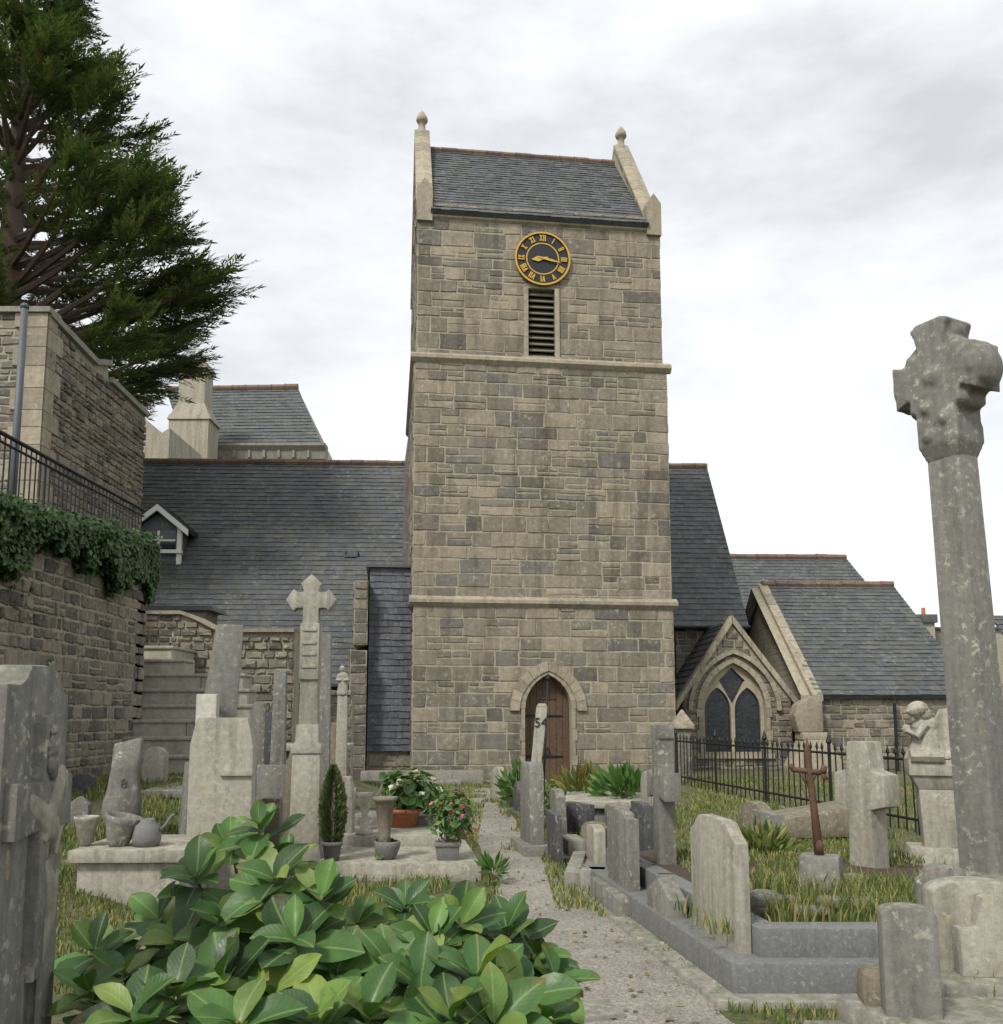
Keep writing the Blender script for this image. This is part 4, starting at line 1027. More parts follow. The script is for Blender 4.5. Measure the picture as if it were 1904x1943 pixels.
# evergreen shrub glimpsed right of the pillar
def bush(name,label,cat,c,rx,ry,rz,n,size,mat,group=None,stem=True,long=False,flowers=None):
    t=thing(name,label,cat,c,0,group); m=MB()
    for i in range(n):
        d=Vector((random.gauss(0,1),random.gauss(0,1),random.gauss(0,1))).normalized(); q=random.random()**.45
        lump=1+.28*noise.noise(d*2.1+Vector(c))
        p=Vector((d.x*rx*q*lump,d.y*ry*q*lump,rz+d.z*rz*q*lump))
        if p.z<0: p.z=-p.z*.3
        nn=(d+Vector((random.uniform(-.6,.6),random.uniform(-.6,.6),random.uniform(0,.8)))).normalized()
        s=size*random.uniform(.6,1.3)
        if flowers and random.random()<flowers[1]: 
            f2=MB()
            for kk in range(5): leafquad(f2,p*1.04,(nn+Vector((random.uniform(-.5,.5),random.uniform(-.5,.5),.3))).normalized(),s*.55,w=.9)
            f2.build('bloom',flowers[0],parent=t)
        if long:
            a=(d*.7+Vector((random.uniform(-.5,.5),random.uniform(-.5,.5),.5))).normalized(); w=a.cross(nn).normalized()*s*.14
            m.add([p,p+a*s*.5+w,p+a*s,p+a*s*.5-w],[(0,1,2,3)])
        else: leafquad(m,p,nn,s,w=.55)
    if stem:
        k=MB()
        for i in range(5):
            a=random.uniform(0,2*PI); k.tube([(0,0,0),(rx*.35*math.cos(a),ry*.35*math.sin(a),rz*.8),(rx*.6*math.cos(a),ry*.6*math.sin(a),rz*1.4)],[rx*.06,rx*.04,rx*.015],5)
        k.build('stem',M_TWIG,parent=t)
    m.build('foliage',mat,parent=t)
    return t
YD=48
o=thing('distant_roof','distant gabled house glimpsed at the far right edge beyond the tall pillar','house',(at(1960,1260,YD).x,YD+4,0))
a=at(1880,1168,YD+4); b=at(1880,1290,YD)
m=MB(); slates(m,(a.x,YD+4,a.z),(a.x+12,YD+4,a.z),(a.x+12,YD,b.z),(a.x,YD,b.z),course=.4,width=.5,lift=.04); m.build('roof',M_SLATE,parent=o,world=True)
m=MB(); m.box(a.x+.2,a.x+11.8,YD+.3,YD+8,0,b.z-.05); m.build('wall',M_RENDER,parent=o,world=True)
# ================================================================== GRAVES
def profile(kind,w,h):
    x=w/2
    if kind=='flat': return [(-x,0),(x,0),(x,h),(-x,h)]
    if kind=='gable': return [(-x,0),(x,0),(x,h*.78),(0,h),(-x,h*.78)]
    if kind=='round': 
        r=.42*w; return [(-x,0),(x,0)]+[(x*math.cos(t),h-r+r*math.sin(t)) for t in [PI*i/14 for i in range(15)]]
    if kind=='segment':
        r=.14*w; return [(-x,0),(x,0)]+[(x*math.cos(t),h-r+r*math.sin(t)) for t in [PI*i/14 for i in range(15)]]
    if kind=='shoulder':
        s=.2*w; a=h*.93; r=x-s; e=h-a
        return [(-x,0),(x,0),(x,a),(x-s,a),(x-s,a+.02)]+[(r*math.cos(t),a+.02+(e-.02)*math.sin(t)) for t in [PI*i/10 for i in range(1,10)]]+[(-x+s,a+.02),(-x+s,a),(-x,a)]
    if kind=='ogee':
        return [(-x,0),(x,0),(x,h*.86),(x*.82,h*.9),(x*.6,h*.985),(x*.4,h),(-x*.4,h),(-x*.6,h*.985),(-x*.82,h*.9),(-x,h*.86)]
    if kind=='chamfer': return [(-x,0),(x,0),(x,h*.85),(x*.8,h),(-x*.8,h),(-x,h*.85)]
    if kind=='cross':   # cross shaped slab
        a=.5*x; return [(-a,0),(a,0),(a*.9,h*.5),(x,h*.53),(x,h*.76),(a*.95,h*.79),(a*.8,h),(-a*.8,h),(-a*.95,h*.79),(-x,h*.76),(-x,h*.53),(-a*.9,h*.5)]
def headstone(name,label,kind,w,h,t,loc,rz,mat,plinths=(),bev=.012,cat='headstone',pmat=None,lean=(0,0),panel=None,base=-.08):
    o=thing(name,label,cat,loc,rz,'headstones in the churchyard' if name=='headstone' else None); z=0
    for (pw,pd,ph) in plinths:
        m=MB(); m.box(-pw/2,pw/2,-pd/2,pd/2,z if z else base,z+ph); m.build('plinth',pmat or mat,parent=o,bevel=.012); z+=ph
    m=MB(); m.prism(profile(kind,w,h),-t/2,t/2,M=T(0,0,z-.03 if z else base,0,lean[0],lean[1])); sl=m.build('slab',mat,parent=o,bevel=bev)
    if panel:
        m=MB(); x=w/2*.78; r=[(-x,h*.12),(x,h*.12),(x,h*.72)]+[(x*math.cos(q),h*.72+x*.35*math.sin(q)) for q in [PI*i/10 for i in range(1,10)]]+[(-x,h*.72)]
        m.prism(r,-t/2-.008,-t/2+.004,M=T(0,0,z,0,lean[0],lean[1])); m.build('panel',panel,sl,bevel=.004)
    return o
PA=R(-5)      # graves stand along the path, a few degrees off straight ahead
RP=R(-90)+PA*.6; LP=R(90)-R(2)

# --- right: raised family plot in front
bx,by=1.31,5.45
pl=thing('grave_plot','large raised grave plot with two tiers of pale kerb and rough planting, right foreground','grave plot',(bx,by,0))
def plat(name,x0,x1,y0,y1,z0,z1,mat,parent,skx=-.155,bev=.015):
    m=MB(); k=skx*(y1-y0)
    vs=[(x0,y0,z0),(x1,y0+.0,z0),(x1+k,y1,z0),(x0+k,y1,z0)]; vs+= [(x,y,z1) for x,y,_ in vs]
    m.add(vs,[(0,3,2,1),(4,5,6,7),(0,1,5,4),(1,2,6,5),(2,3,7,6),(3,0,4,7)]); return m.build(name,mat,parent=parent,world=True,bevel=bev)
plat('footing',1.19,4.2,5.3,9.0,-.05,.035,M_CONC,pl)
plat('lower_tier',1.31,4.2,5.45,9.0,0,.2,M_GRAN,pl)
# upper tier as kerb frame, soil inside
z0,z1=.2,.365
def kb(x0,x1,y0,y1): plat('kerb',x0,x1,y0,y1,z0-.01,z1,M_GRAN,pl,bev=.01)
kb(1.5,3.9,5.57,5.75); 
m=MB(); 
vs=[];n1,n2=20,20
for j in range(n2+1):
    for i in range(n1+1):
        y=5.75+3.1*j/n2; x=1.52-.155*(y-5.57)+2.35*i/n1
        vs.append((x,y,.3+.05*noise.noise(Vector((x*3,y*3,1)))+.05*smooth01((y-6)/2)))
m.add(vs,[(j*(n1+1)+i,j*(n1+1)+i+1,(j+1)*(n1+1)+i+1,(j+1)*(n1+1)+i) for j in range(n2) for i in range(n1)]); m.build('soil',M_SOIL,parent=pl,world=True,smooth=True)
plat('side_kerb',1.5-.03,1.66-.03,5.755,8.9,.19,.36,M_GRAN,pl,bev=.01)
# broken kerb pieces lying on the plot
for (u,v,w,d,h,rz,lab) in ((1475,1716,.33,.12,.06,4,'grey broken kerb piece on the raised plot nearest the tall headstone'),(1625,1718,.5,.13,.06,-2,'long broken kerb piece lying along the front of the raised plot'),(1540,1732,.22,.1,.05,-14,'short broken kerb piece lying between two longer ones on the raised plot')):
    p=gnd(u,v,.37); o=thing('kerb_fragment',lab,'stone fragment',(p.x,p.y,.36),R(rz),'broken kerb pieces on the raised plot')
    m=MB(); m.prism([(-w/2,0),(w/2-.03,0),(w/2,h*.6),(w/2-.05,h),(-w/2+.02,h)],-d/2,d/2); m.build('block',M_GREY,parent=o,bevel=.012)
# R1 headstone
headstone('headstone','tall pale headstone standing edge-on at the front corner of the raised plot','ogee',.84,.83,.085,(1.388,6.07,.2),R(-83),M_PALE)
# pointed small stone left of it
headstone('pointed_stone','small pointed marker stone on the path edge just left of the front headstone','gable',.52,.52,.13,(1.185,6.85,0),R(-81),M_GREY,bev=.018)
# R2
headstone('headstone','grey headstone with rounded top on its own plinth, midway along the path','shoulder',.7,.66,.1,(1.02,7.95,0),R(-83),M_GREY,((.95,.36,.18),),.018)
# R5 cross seen edge on
o=thing('stone_cross','tall grey stone cross seen edge-on beside the near end of the railing','stone cross',(1.4,8.1,0),R(-83))
m=MB(); m.frus(.5,.4,.46,.36,-.05,.12); m.frus(.36,.3,.3,.24,.12,.24); m.build('base',M_GREY,parent=o,bevel=.012)
m=MB(); a=.085; H=1.52; zc=1.0
m.prism([(-a*1.15,.2),(a*1.15,.2),(a,zc-.09),(.26,zc-.12),(.26,zc+.12),(a,zc+.09),(a,H-.13),(a*1.2,H-.12),(a*1.2,H),(-a*1.2,H),(-a*1.2,H-.12),(-a,H-.13),(-a,zc+.09),(-.26,zc+.12),(-.26,zc-.12),(-a,zc-.09)],-.075,.075); m.build('cross',M_GREY,parent=o,bevel=.012)
# R4 obelisk-like stone by the path
headstone('headstone','narrow grey headstone with chamfered top on a low plinth at the far path bend','chamfer',.6,.95,.17,(.36,11.15,0),R(-80),M_GREY,((.85,.36,.12),),.02)
# thin tablet
headstone('thin_tablet','thin leaning stone tablet standing end-on between the low kerbed tomb and the path','flat',.62,.62,.07,(.6,10.35,0),R(-83),M_DARK,lean=(R(3),0))
# R3 kerbed low tomb
o=thing('kerbed_tomb','low kerbed tomb with a corner block behind the rounded headstone','tomb',(1.15,9.3,0),R(-8))
for (x0,x1,y0,y1,h) in ((-.5,.6,-.5,-.36,.14),(-.5,-.36,-.36,.9,.14),(.46,.6,-.36,.9,.14),(-.36,.46,.76,.9,.14)):
    m=MB(); m.box(x0,x1,y0,y1,-.05,h); m.build('kerb',M_CONC,parent=o,bevel=.012)
m=MB(); m.box(-.36,.46,-.36,.76,-.05,.09); m.build('gravel_bed',M_PATH,parent=o)
m=MB(); m.box(-.34,-.1,-.68,-.51,-.05,.2); m.build('corner_block',M_CONC,parent=o,bevel=.015)
# slabs behind: row of tombs right of door
for (u,v,Y,kind,w,h,t,rz,mat,lab) in (
  (945,1532,17.5,'round',.55,.72,.14,-70,M_PALE,'small rounded pale headstone leaning by the tower foot, left end of the far row'),
  (968,1540,16.6,'flat',.42,.42,.16,-75,M_GREY,'low square grey stone beside the path in the far row near the tower'),
  (1100,1600,12.5,'flat',.5,.52,.14,-60,M_DARK,'dark square headstone half hidden by plants in front of the church door'),
  (1175,1580,12.4,'chamfer',.7,.5,.16,-80,M_GREY,'wide low grey headstone behind the rounded headstone'),
  (1130,1620,11.2,'ogee',.34,.42,.12,-40,M_SAND,'small brown worn stone standing among the low kerbs'),
  (1462,1595,9.4,'flat',.5,.62,.12,-80,M_GREY,'upright flat topped grey slab behind the tall front headstone'),
  (1440,1560,10.6,'round',.6,.6,.14,-75,M_SAND,'brown rounded headstone peeping over the tall front headstone'),
  ):
    p=at(u,v,Y); z=gz(p.x,p.y); p=at(u,HOR+(1.6-z)*F/Y,Y)
    headstone('headstone',lab,kind,w,h,t,(p.x,Y,z),R(rz),mat,(),.018,lean=(R(random.uniform(-3,3)),R(random.uniform(-2,2))))
for (u,Y,kind,w,h,t,rz,mat,lab) in (
  (1085,10.6,'flat',.5,.2,.2,-83,M_CONC,'low oblong kerb block by the path behind the thin tablet'),
  (1128,9.9,'segment',.4,.42,.12,-83,M_PALE,'short pale round shouldered stone among the low kerbs by the path'),
  (1060,12.3,'ogee',.5,.6,.13,-83,M_GREY,'grey shouldered headstone behind the narrow chamfered headstone'),
  (1020,14.6,'round',.45,.62,.12,-80,M_SAND,'brown rounded headstone behind the numbered grave marker'),
  (985,15.2,'gable',.4,.5,.12,-80,M_DARK,'small dark gabled stone by the path before the church door'),
  (1215,10.9,'flat',.6,.55,.14,-83,M_DARK,'dark square headstone just left of the tall edge-on cross'),
  (1235,12.6,'round',.55,.8,.13,-83,M_PALE,'pale rounded headstone behind the tall edge-on cross')):
    p=at(u,HOR,Y); z=gz(p.x,Y); headstone('headstone',lab,kind,w,h,t,(p.x,Y,z),R(rz),mat,((w+.16,t+.14,.07),),.018,lean=(R(random.uniform(-3,3)),0))
# box tomb among the far row
p=at(1150,1590,13.6); o=thing('box_tomb','low box tomb with flat top slab in the far row before the church door','tomb',(p.x,13.6,0),R(-6))
m=MB(); m.box(-.5,.5,-.8,.8,-.05,.34); m.build('chest',M_GREY,parent=o,bevel=.015)
m=MB(); m.box(-.58,.58,-.88,.88,.34,.44); m.build('top_slab',M_PALE,parent=o,bevel=.02)
# leaning obelisk slab with painted number before door
p=at(1012,1481,13.2); ob=thing('leaning_obelisk','tall narrow leaning grave marker numbered 54 in front of the church door','grave marker',(p.x,13.2,0),R(-6))
m=MB(); m.frus(.26,.2,.24,.18,-.1,.62); m.build('base',M_GREY,parent=ob,bevel=.015)
ht=at(1030,1335,13.2).z; 
m=MB(); m.frus(.14,.07,.16,.06,.5,ht-.05,ox=.13); m.frus(.16,.06,.1,.05,ht-.05,ht,M=T(.13,0,0)); sb=m.build('slab',M_PALE,parent=ob,bevel=.012)
cu=bpy.data.curves.new('number','FONT'); cu.body='54'; cu.size=.19; cu.extrude=.004; cu.align_x='CENTER'
to=bpy.data.objects.new('tmp',cu); COL.objects.link(to); dg=bpy.context.evaluated_depsgraph_get()
me=bpy.data.meshes.new_from_object(to.evaluated_get(dg)); bpy.data.objects.remove(to)
me.transform(T(.115,-.042,ht-.33) @ Matrix.Rotation(PI/2,4,'X')); me.materials.clear(); me.materials.append(M_BLACK)
no=bpy.data.objects.new('number',me); COL.objects.link(no); no.parent=sb
# iron rod cross stuck behind it
p2=at(1035,1420,13.5); ir=thing('iron_rod_cross','thin iron rod cross leaning behind the numbered grave marker','iron cross',(p2.x-.05,13.55,0))
zt=at(1040,1290,13.5); dx=zt.x-p2.x+.05
m=MB(); m.tube([(0,0,-.1),(dx,0,zt.z)],.014,6); q=zt.z-.28; m.tube([(dx*.87-.14,0,q+.01),(dx*.87+.14,0,q-.01)],.012,6); m.ball((dx,0,zt.z+.02),.03,.03,.04,8); m.build('rod',M_IRON,parent=ir,smooth=True)

# --- graveside railing
A0=at(1283,1405,20.0); B0=at(1740,1441,11.72)
A0=Vector((A0.x,20.0,1.05)); B0=Vector((B0.x,11.72,1.04)); D=(B0-A0); LR=D.length; d=D.normalized()
gr_=thing('grave_railing','spiked black iron railing leaning outwards around the graves right of the tower','railing',(A0.x,A0.y,0))
m=MB(); m.tube([A0,B0],.02,6); m.build('top_rail',M_IRON,parent=gr_,world=True)
dz=Vector((0,0,.74)); m=MB(); m.tube([A0-dz,B0-dz],.02,6); m.build('lower_rail',M_IRON,parent=gr_,world=True)
n=46
for i in range(n):
    p=A0+d*(LR*(i+.5)/n); p.z=0; ln=random.uniform(-.012,.012)
    m=MB(); m.tube([p+Vector((0,0,.13)),p+Vector((ln,0,1.1))],.011,5); m.tube([p+Vector((ln,0,1.09)),p+Vector((ln,0,1.115)),p+Vector((ln,0,1.14)),p+Vector((ln*1.1,0,1.2))],[.012,.024,.02,.003],6); m.build('bar',M_IRON,parent=gr_,world=True)
for i in (0,11.5,23,34.5,46):
    p=A0+d*(LR*i/n); p.z=0
    m=MB(); m.tube([p-Vector((0,0,.05)),p+Vector((0,0,1.2))],.024,6); m.lathe([(.03,0),(.045,.03),(.03,.08),(.004,.16)],8,M=Matrix.Translation(p+Vector((0,0,1.18)))); m.build('post',M_IRON,parent=gr_,world=True)
m=MB(); a=math.atan2(d.y,d.x); m.box(0,LR,-.1,.1,-.1,.12,M=Matrix.Translation((A0.x,A0.y,0)) @ Matrix.Rotation(a,4,'Z')); m.build('kerb',M_CONC,parent=gr_,world=True,bevel=.015)
# capped gate pier at the railing's far end
p=at(1290,1470,20.6); pi=thing('stone_pier','small stone pier with pyramid cap at the far end of the spiked railing','pier',(p.x+.1,20.7,0),R(4))
m=MB(); m.frus(.34,.34,.32,.32,-.1,1.3); m.build('shaft',M_RUB,parent=pi,bevel=.02)
m=MB(); m.frus(.46,.46,.44,.44,1.3,1.4); m.frus(.42,.42,.04,.04,1.4,1.72); m.build('cap',M_DRESS,parent=pi,bevel=.015)

# --- thin iron cross on block
p=gnd(1562,1690,.36); X,Y=p.x,6.75; X=at(1556,1600,Y).x
o=thing('iron_cross','thin rusty iron cross leaning slightly on a rough stone block','iron cross',(X,Y,.34),R(-25))
m=MB(); m.frus(.3,.26,.27,.22,-.06,.27); m.build('block',M_GREY,parent=o,bevel=.02)
H=at(1545,1400,Y).z-.34
m=MB(); lx_=-.06
m.tube([(0,0,.2),(lx_*.5,0,.6),(lx_,0,H-.1),(lx_,0,H)],[.036,.026,.022,.004],8); z=H-.23
m.tube([(lx_-.11,-.0,z),(lx_+.11,0,z-.02)],.02,8); m.tube([(lx_-.1,0,z-.005),(lx_-.125,0,z+.035)],.02,6); m.tube([(lx_+.1,0,z-.025),(lx_+.115,0,z+.03)],.024,6); m.tube([(lx_+.1,0,z-.025),(lx_+.12,0,z-.07)],.022,6); m.tube([(lx_-.05,0,z-.02),(lx_-.015,0,z-.1)],.012,6); m.tube([(lx_+.06,0,z-.02),(lx_-.005,0,z-.12)],.012,6)
m.ball((.0,-.02,.33),.03,.03,.05,8); m.build('cross',M_RUST,parent=o,smooth=True)
# --- R9 cross shaped slab
p=at(1652,1665,7.9); o=headstone('cross_headstone','stout pale cross shaped headstone on stepped base at the back of the raised plot','cross',.52,1.12,.19,(p.x,7.9,.24),R(-62),M_PALE,((.62,.4,.05),),.018,cat='cross headstone',base=-.1)
# --- C slab behind front stones and A front big stone
headstone('headstone','grey shouldered headstone close against the left side of the tall pillar cross','ogee',.33,.72,.12,(at(1790,1640,5.8).x,5.8,.12),R(-14),M_GREY,bev=.02,base=-.15)
XA=at(1840,1700,5.45).x
o=thing('carved_headstone','broad round topped headstone with a small carved cross block on its face, right edge','headstone',(XA,5.45,.1),R(-6))
m=MB(); m.prism(profile('segment',.5,.57),-.09,.09,M=T(0.02,0,.0)); m.build('slab',M_PALE,parent=o,bevel=.012)
m=MB(); m.prism([(-.14,.08),(.3,.08),(.3,.33),(.16,.34),(.07,.5),(.03,.52),(-.01,.5),(-.04,.34),(-.14,.33)],-.22,-.085); m.build('cross_block',M_PALE,parent=o,bevel=.008)
m=MB(); m.box(-.28,.6,-.36,.16,-.16,.08); m.box(-.36,.6,-.5,.2,-.3,-.02); m.build('plinth',M_CONC,parent=o,bevel=.02)
# B small round topped stone
XB=at(1727,1800,4.7).x
o=headstone('round_marker','small thick round topped marker stone in the right foreground','segment',.255,.63,.17,(XB,4.72,.155),R(-14),M_GREY,(),.01,cat='marker stone',base=-.12)
p=at(1662,1856,4.95); o=thing('rounded_stump','small rounded stone stump half hidden behind the round topped marker','stone stump',(p.x,4.9,.15),R(-10))
m=MB(); m.prism([(-.1,0),(.12,0),(.12,.17),(-.06,.17),(-.09,.15),(-.1,.1)],-.09,.09); m.build('block',M_SAND,parent=o,bevel=.025)
# D front steps
o=thing('stepped_base','weathered stepped stone base at the bottom right of the path','stone base',(2.4,4.4,0))
zD=.12
x0=gnd(1563,1920,0).x; y0=gnd(1563,1920,0).y
plat('upper_block',2.24,4.2,3.3,5.0,-.03,.155,M_CONC,o,skx=-.3,bev=.025)
plat('lower_block',2.02,2.22,3.3,4.93,-.03,.06,M_CONC,o,skx=-.3,bev=.02)
plat('end_block',2.24,4.2,2.6,4.35,.15,.21,M_CONC,o,skx=-.25,bev=.02)
# --- tall wheel head pillar cross
XP=3.205; YP=6.15
pc=thing('pillar_cross','very tall weathered stone pillar with a ringed cross head at the right edge','pillar cross',(XP-.02,YP,0),R(-62))
zt=at(1815,616,YP).z; zb=at(1815,862,YP).z
m=MB(); m.frus(.62,.6,.58,.56,-.1,.35); m.frus(.5,.48,.44,.42,.35,.6); m.build('base',M_GREY,parent=pc,bevel=.03)
shear=lambda mb: setattr(mb,'v',[v+Vector((-.029*v.z*math.cos(R(62)),-.029*v.z*math.sin(R(62)),0)) for v in mb.v])
m=MB(); m.frus(.285,.235,.25,.21,.55,zb); shear(m); m.build('shaft',M_GREY,parent=pc,bevel=.03,wob=.004)
m=MB(); zc=(zt+zb)/2+.07; hh=zt-zc
arm=.3
hd=MB()
hd.frus(.235,.2,.31,.29,zb-.06,zb+.06); hd.frus(.31,.29,.3,.28,zb+.06,zb+.36); hd.frus(.3,.28,.2,.24,zb+.36,zb+.46)
hd.prism([(-.1,zb+.1),(.1,zb+.1),(.1,zc-.14),(.17,zc-.22),(arm-.1,zc-.12),(arm,zc-.17),(arm+.02,zc+.16),(arm-.1,zc+.11),(.15,zc+.17),(.1,zc+.17),(.12,zt-.1),(.15,zt-.02),(.1,zt),(-.1,zt),(-.15,zt-.03),(-.12,zt-.1),(-.1,zc+.17),(-.15,zc+.17),(-arm+.1,zc+.11),(-arm-.02,zc+.16),(-arm,zc-.17),(-arm+.1,zc-.12),(-.17,zc-.22),(-.1,zc-.14)],-.14,.14)
rg=[]; 
for r0,r1,t in ((.12,.29,.1),):
    n=32; vs=[]
    for yy,rr in ((-t,r0),(-t,r1),(t,r1),(t,r0)):
        for k in range(n): vs.append((rr*math.cos(2*PI*k/n),yy,zc+rr*math.sin(2*PI*k/n)))
    hd.add(vs,[(a*n+k,a*n+(k+1)%n,((a+1)%4)*n+(k+1)%n,((a+1)%4)*n+k) for a in range(4) for k in range(n)])
hd.ball((0,-.12,zc),.085,.05,.085,12); hd.ball((arm-.01,0,zc),.09,.165,.165,14); hd.ball((-arm,0,zc-.01),.06,.14,.165,14); hd.ball((0,0,zt-.09),.17,.14,.1,14)
for qx,qz in ((.17,.16),(-.17,.16),(.17,-.2),(-.17,-.2)): hd.ball((qx,0,zc+qz),.07,.155,.07,10)
for qz in (.12,.22,.32): hd.ball((.07*math.cos(qz*30),-.14,zb+qz),.05,.035,.05,8)
shear(hd); hd.build('cross_head',M_GREY,parent=pc,remesh=.013,sm=5)
# --- angel statue on pedestal
YG=9.6; XG=at(1768,1400,YG).x; zp=at(1768,1440,YG).z; z0=gz(XG,YG)
pd=thing('statue_pedestal','tapering stone pedestal carrying the kneeling angel, beside the tall pillar','pedestal',(XG+.02,YG,z0),R(-18))
h=zp-z0
m=MB(); m.frus(.62,.55,.58,.5,-.1,.16); m.build('foot',M_PALE,parent=pd,bevel=.015)
m=MB(); m.frus(.3,.28,.36,.34,.14,h-.3); m.frus(.36,.34,.5,.44,h-.3,h-.16); m.frus(.54,.48,.54,.48,h-.16,h); m.build('shaft',M_PALE,parent=pd,bevel=.012)
an_=thing('angel_statue','small weathered angel statue bowing its head with folded wings on the pedestal','statue',(XG-.02,YG,zp),R(-18))
m=MB()
m.lathe([(.185,0),(.18,.02),(.155,.06),(.135,.15),(.115,.24),(.1,.3)],14,M=T(0,0,0,0,0,R(-4)))
m.ball((-.02,-.02,.31),.105,.085,.1,12); m.tube([(-.03,-.02,.36),(-.075,-.05,.43)],[.05,.04],8); m.ball((-.1,-.06,.47),.062,.07,.075,12)
m.ball((-.155,-.09,.455),.014,.016,.014,8)   # nose
for s in (-1,1):
    m.tube([(-.02+.02*s,.07*s-.03,.33),(-.1,.1*s-.04,.22),(-.16,.02*s-.06,.27)],[.04,.034,.026],8)
m.ball((-.165,-.06,.285),.035,.03,.05,8)
m.tube([(.07,-.13,.03),(-.16,-.14,.03)],[.08,.07],8)

for q in range(9):
    a=2*PI*q/9; m.tube([(.17*math.cos(a),.17*math.sin(a),.0),(.135*math.cos(a+.1),.135*math.sin(a+.1),.14),(.1*math.cos(a+.2),.1*math.sin(a+.2),.26)],[.022,.016,.008],6)
m.v=[Vector((v.x*1.34,v.y*1.34,v.z*1.06)) for v in m.v]; m.build('body',M_PALE,parent=an_,remesh=.008,sm=1)
for s in (-1,1):
    m=MB(); M_=T(.08,.05*s,.0,R(12*s)) @ Matrix.Rotation(R(90),4,'Z')
    m.prism([(.0,.36),(.05,.46),(.12,.47),(.17,.38),(.16,.2),(.1,.05),(.05,.12),(.02,.25)],-.02,.02,M=T(.04,.05*s,0,R(14*s))); m.v=[Vector((v.x*1.35,v.y*1.35,v.z*1.1)) for v in m.v]; m.build('wing',M_PALE,parent=an_,bevel=.012)
m=MB(); m.ball((-.075,-.055,.485),.075,.08,.075,12); m.ball((-.03,-.04,.43),.05,.065,.08,10); m.v=[Vector((v.x*1.34,v.y*1.34,v.z*1.06)) for v in m.v]; m.build('hair',M_PALE,parent=an_,remesh=.008,sm=1)
# arch stone right of statue behind pillar
headstone('headstone','rounded headstone half hidden behind the tall pillar beside the angel','round',.5,1.5,.14,(at(1800,1500,10.6).x,10.6,.1),R(-12),M_GREY,bev=.02)

# --- rocks and slumped slabs behind
def rock(name,label,c,rx,ry,rz,mat,cat='stone',jit=.1,rzz=0):
    m=MB(); m.ball((0,0,0),rx,ry,rz,14,jit=jit); o=m.build(name,mat,remesh=min(rx,rz)*.16); o.location=c; o.rotation_euler=(0,0,rzz); tag(o,label,cat); return o
p=at(1540,1560,11.5); o=thing('fallen_slab','fallen curved grave slab lying tilted behind the iron cross','stone slab',(p.x,11.5,.25),R(10))
m=MB(); m.prism([(-.75,-.1),(.7,-.1),(.85,.05),(.8,.2),(.5,.28),(-.4,.16),(-.75,.1)],-.35,.35); m.build('slab',M_SAND,parent=o,bevel=.06)
p=at(1560,1600,9.0); o=thing('kerb_ring','low curved kerb around the plot behind the iron cross','kerb',(p.x,9.0,.14))
m=MB(); m.tube([(.85*math.cos(t),.5*math.sin(t),.06) for t in [2*PI*i/24 for i in range(25)]],.075,8); m.build('ring',M_CONC,parent=o,smooth=True)
for (u,v,Y,w,h,lab) in ((1448,1680,6.5,.2,.15,'small rounded footstone at the left of the raised plot'),(1500,1675,6.9,.3,.12,'low square footstone beside the rounded one on the raised plot'),(1618,1670,7.1,.16,.16,'small worn footstone just right of the iron cross block')):
    p=at(u,v,Y); headstone('footstone',lab,'segment' if w<.25 else 'flat',w,h,.12,(p.x,Y,.34),R(-30),M_GREY,bev=.02,cat='footstone')

# ================================================================== LEFT GRAVES
# L1 tall memorial close to the camera with a draped cross
o=thing('tall_memorial','tall weathered memorial stone with a draped cross carved on its face, left edge','memorial stone',(-1.515,2.84,0),R(98))
m=MB(); w=.27
m.prism([(-w-.02,-.05),(w+.02,-.05),(w,1.6),(w*.93,1.66),(w*.72,1.7),(w*.5,1.745),(w*.2,1.755),(-w*.3,1.75),(-w*.45,1.71),(-w*.6,1.69),(-w,1.69)],-.1,.1); sl=m.build('slab',M_GREY,parent=o,bevel=.014)
m=MB(); m.prism([(-.04,.82),(.04,.82),(.04,1.26),(.23,1.25),(.23,1.41),(.04,1.4),(.045,1.6),(-.045,1.6),(-.04,1.4),(-.25,1.41),(-.25,1.25),(-.04,1.26)],-.135,-.09); cr=m.build('cross',M_GREY,sl,bevel=.005)
m=MB(); m.tube([(.03,-.13,.6),(.03,-.13,.86)],.012,6); m.box(-.05,-.03,-.112,-.09,.3,.85); m.box(.03,.05,-.112,-.09,.3,.85); m.build('moulding',M_GREY,sl,bevel=.004)
m=MB()   # carved cloth draped over the arms
m.tube([(-.15,-.15,1.36),(-.05,-.165,1.31),(.06,-.17,1.25),(.1,-.15,1.2)],[.035,.045,.05,.03],8); m.tube([(.17,-.15,1.42),(.1,-.165,1.38),(.02,-.17,1.28),(-.01,-.16,1.22)],[.03,.045,.045,.03],8)
m.tube([(.17,-.15,1.42),(.19,-.15,1.3),(.15,-.15,1.16)],[.035,.03,.012],8)
m.tube([(.02,-.15,1.16),(.08,-.155,1.08),(.1,-.15,.98),(.06,-.14,.86),(.09,-.13,.76)],[.035,.055,.045,.028,.008],8)
m.v=[Vector((v.x*1.0,-.1+(v.y+.15)*.55-.018,v.z)) for v in m.v]; m.build('carved_drapery',M_PALE,cr,remesh=.005,sm=2)
m=MB(); m.ball((0,-.14,1.5),.03,.02,.038,10); m.ball((0,-.14,1.45),.028,.02,.03,10); m.ball((0,-.14,1.555),.02,.016,.02,10); m.tube([(0,-.14,1.46),(.015,-.14,1.42),(.03,-.14,1.4)],[.022,.016,.006],8); m.build('carved_flowers',M_GREY,cr,remesh=.005,sm=1)
# small foot of another stone at bottom left
o=headstone('low_headstone','low grey stone with a slanted top beside the foot of the tall memorial, bottom left','gable',.3,.62,.1,(-1.22,2.62,0),R(70),M_DARK,bev=.015)
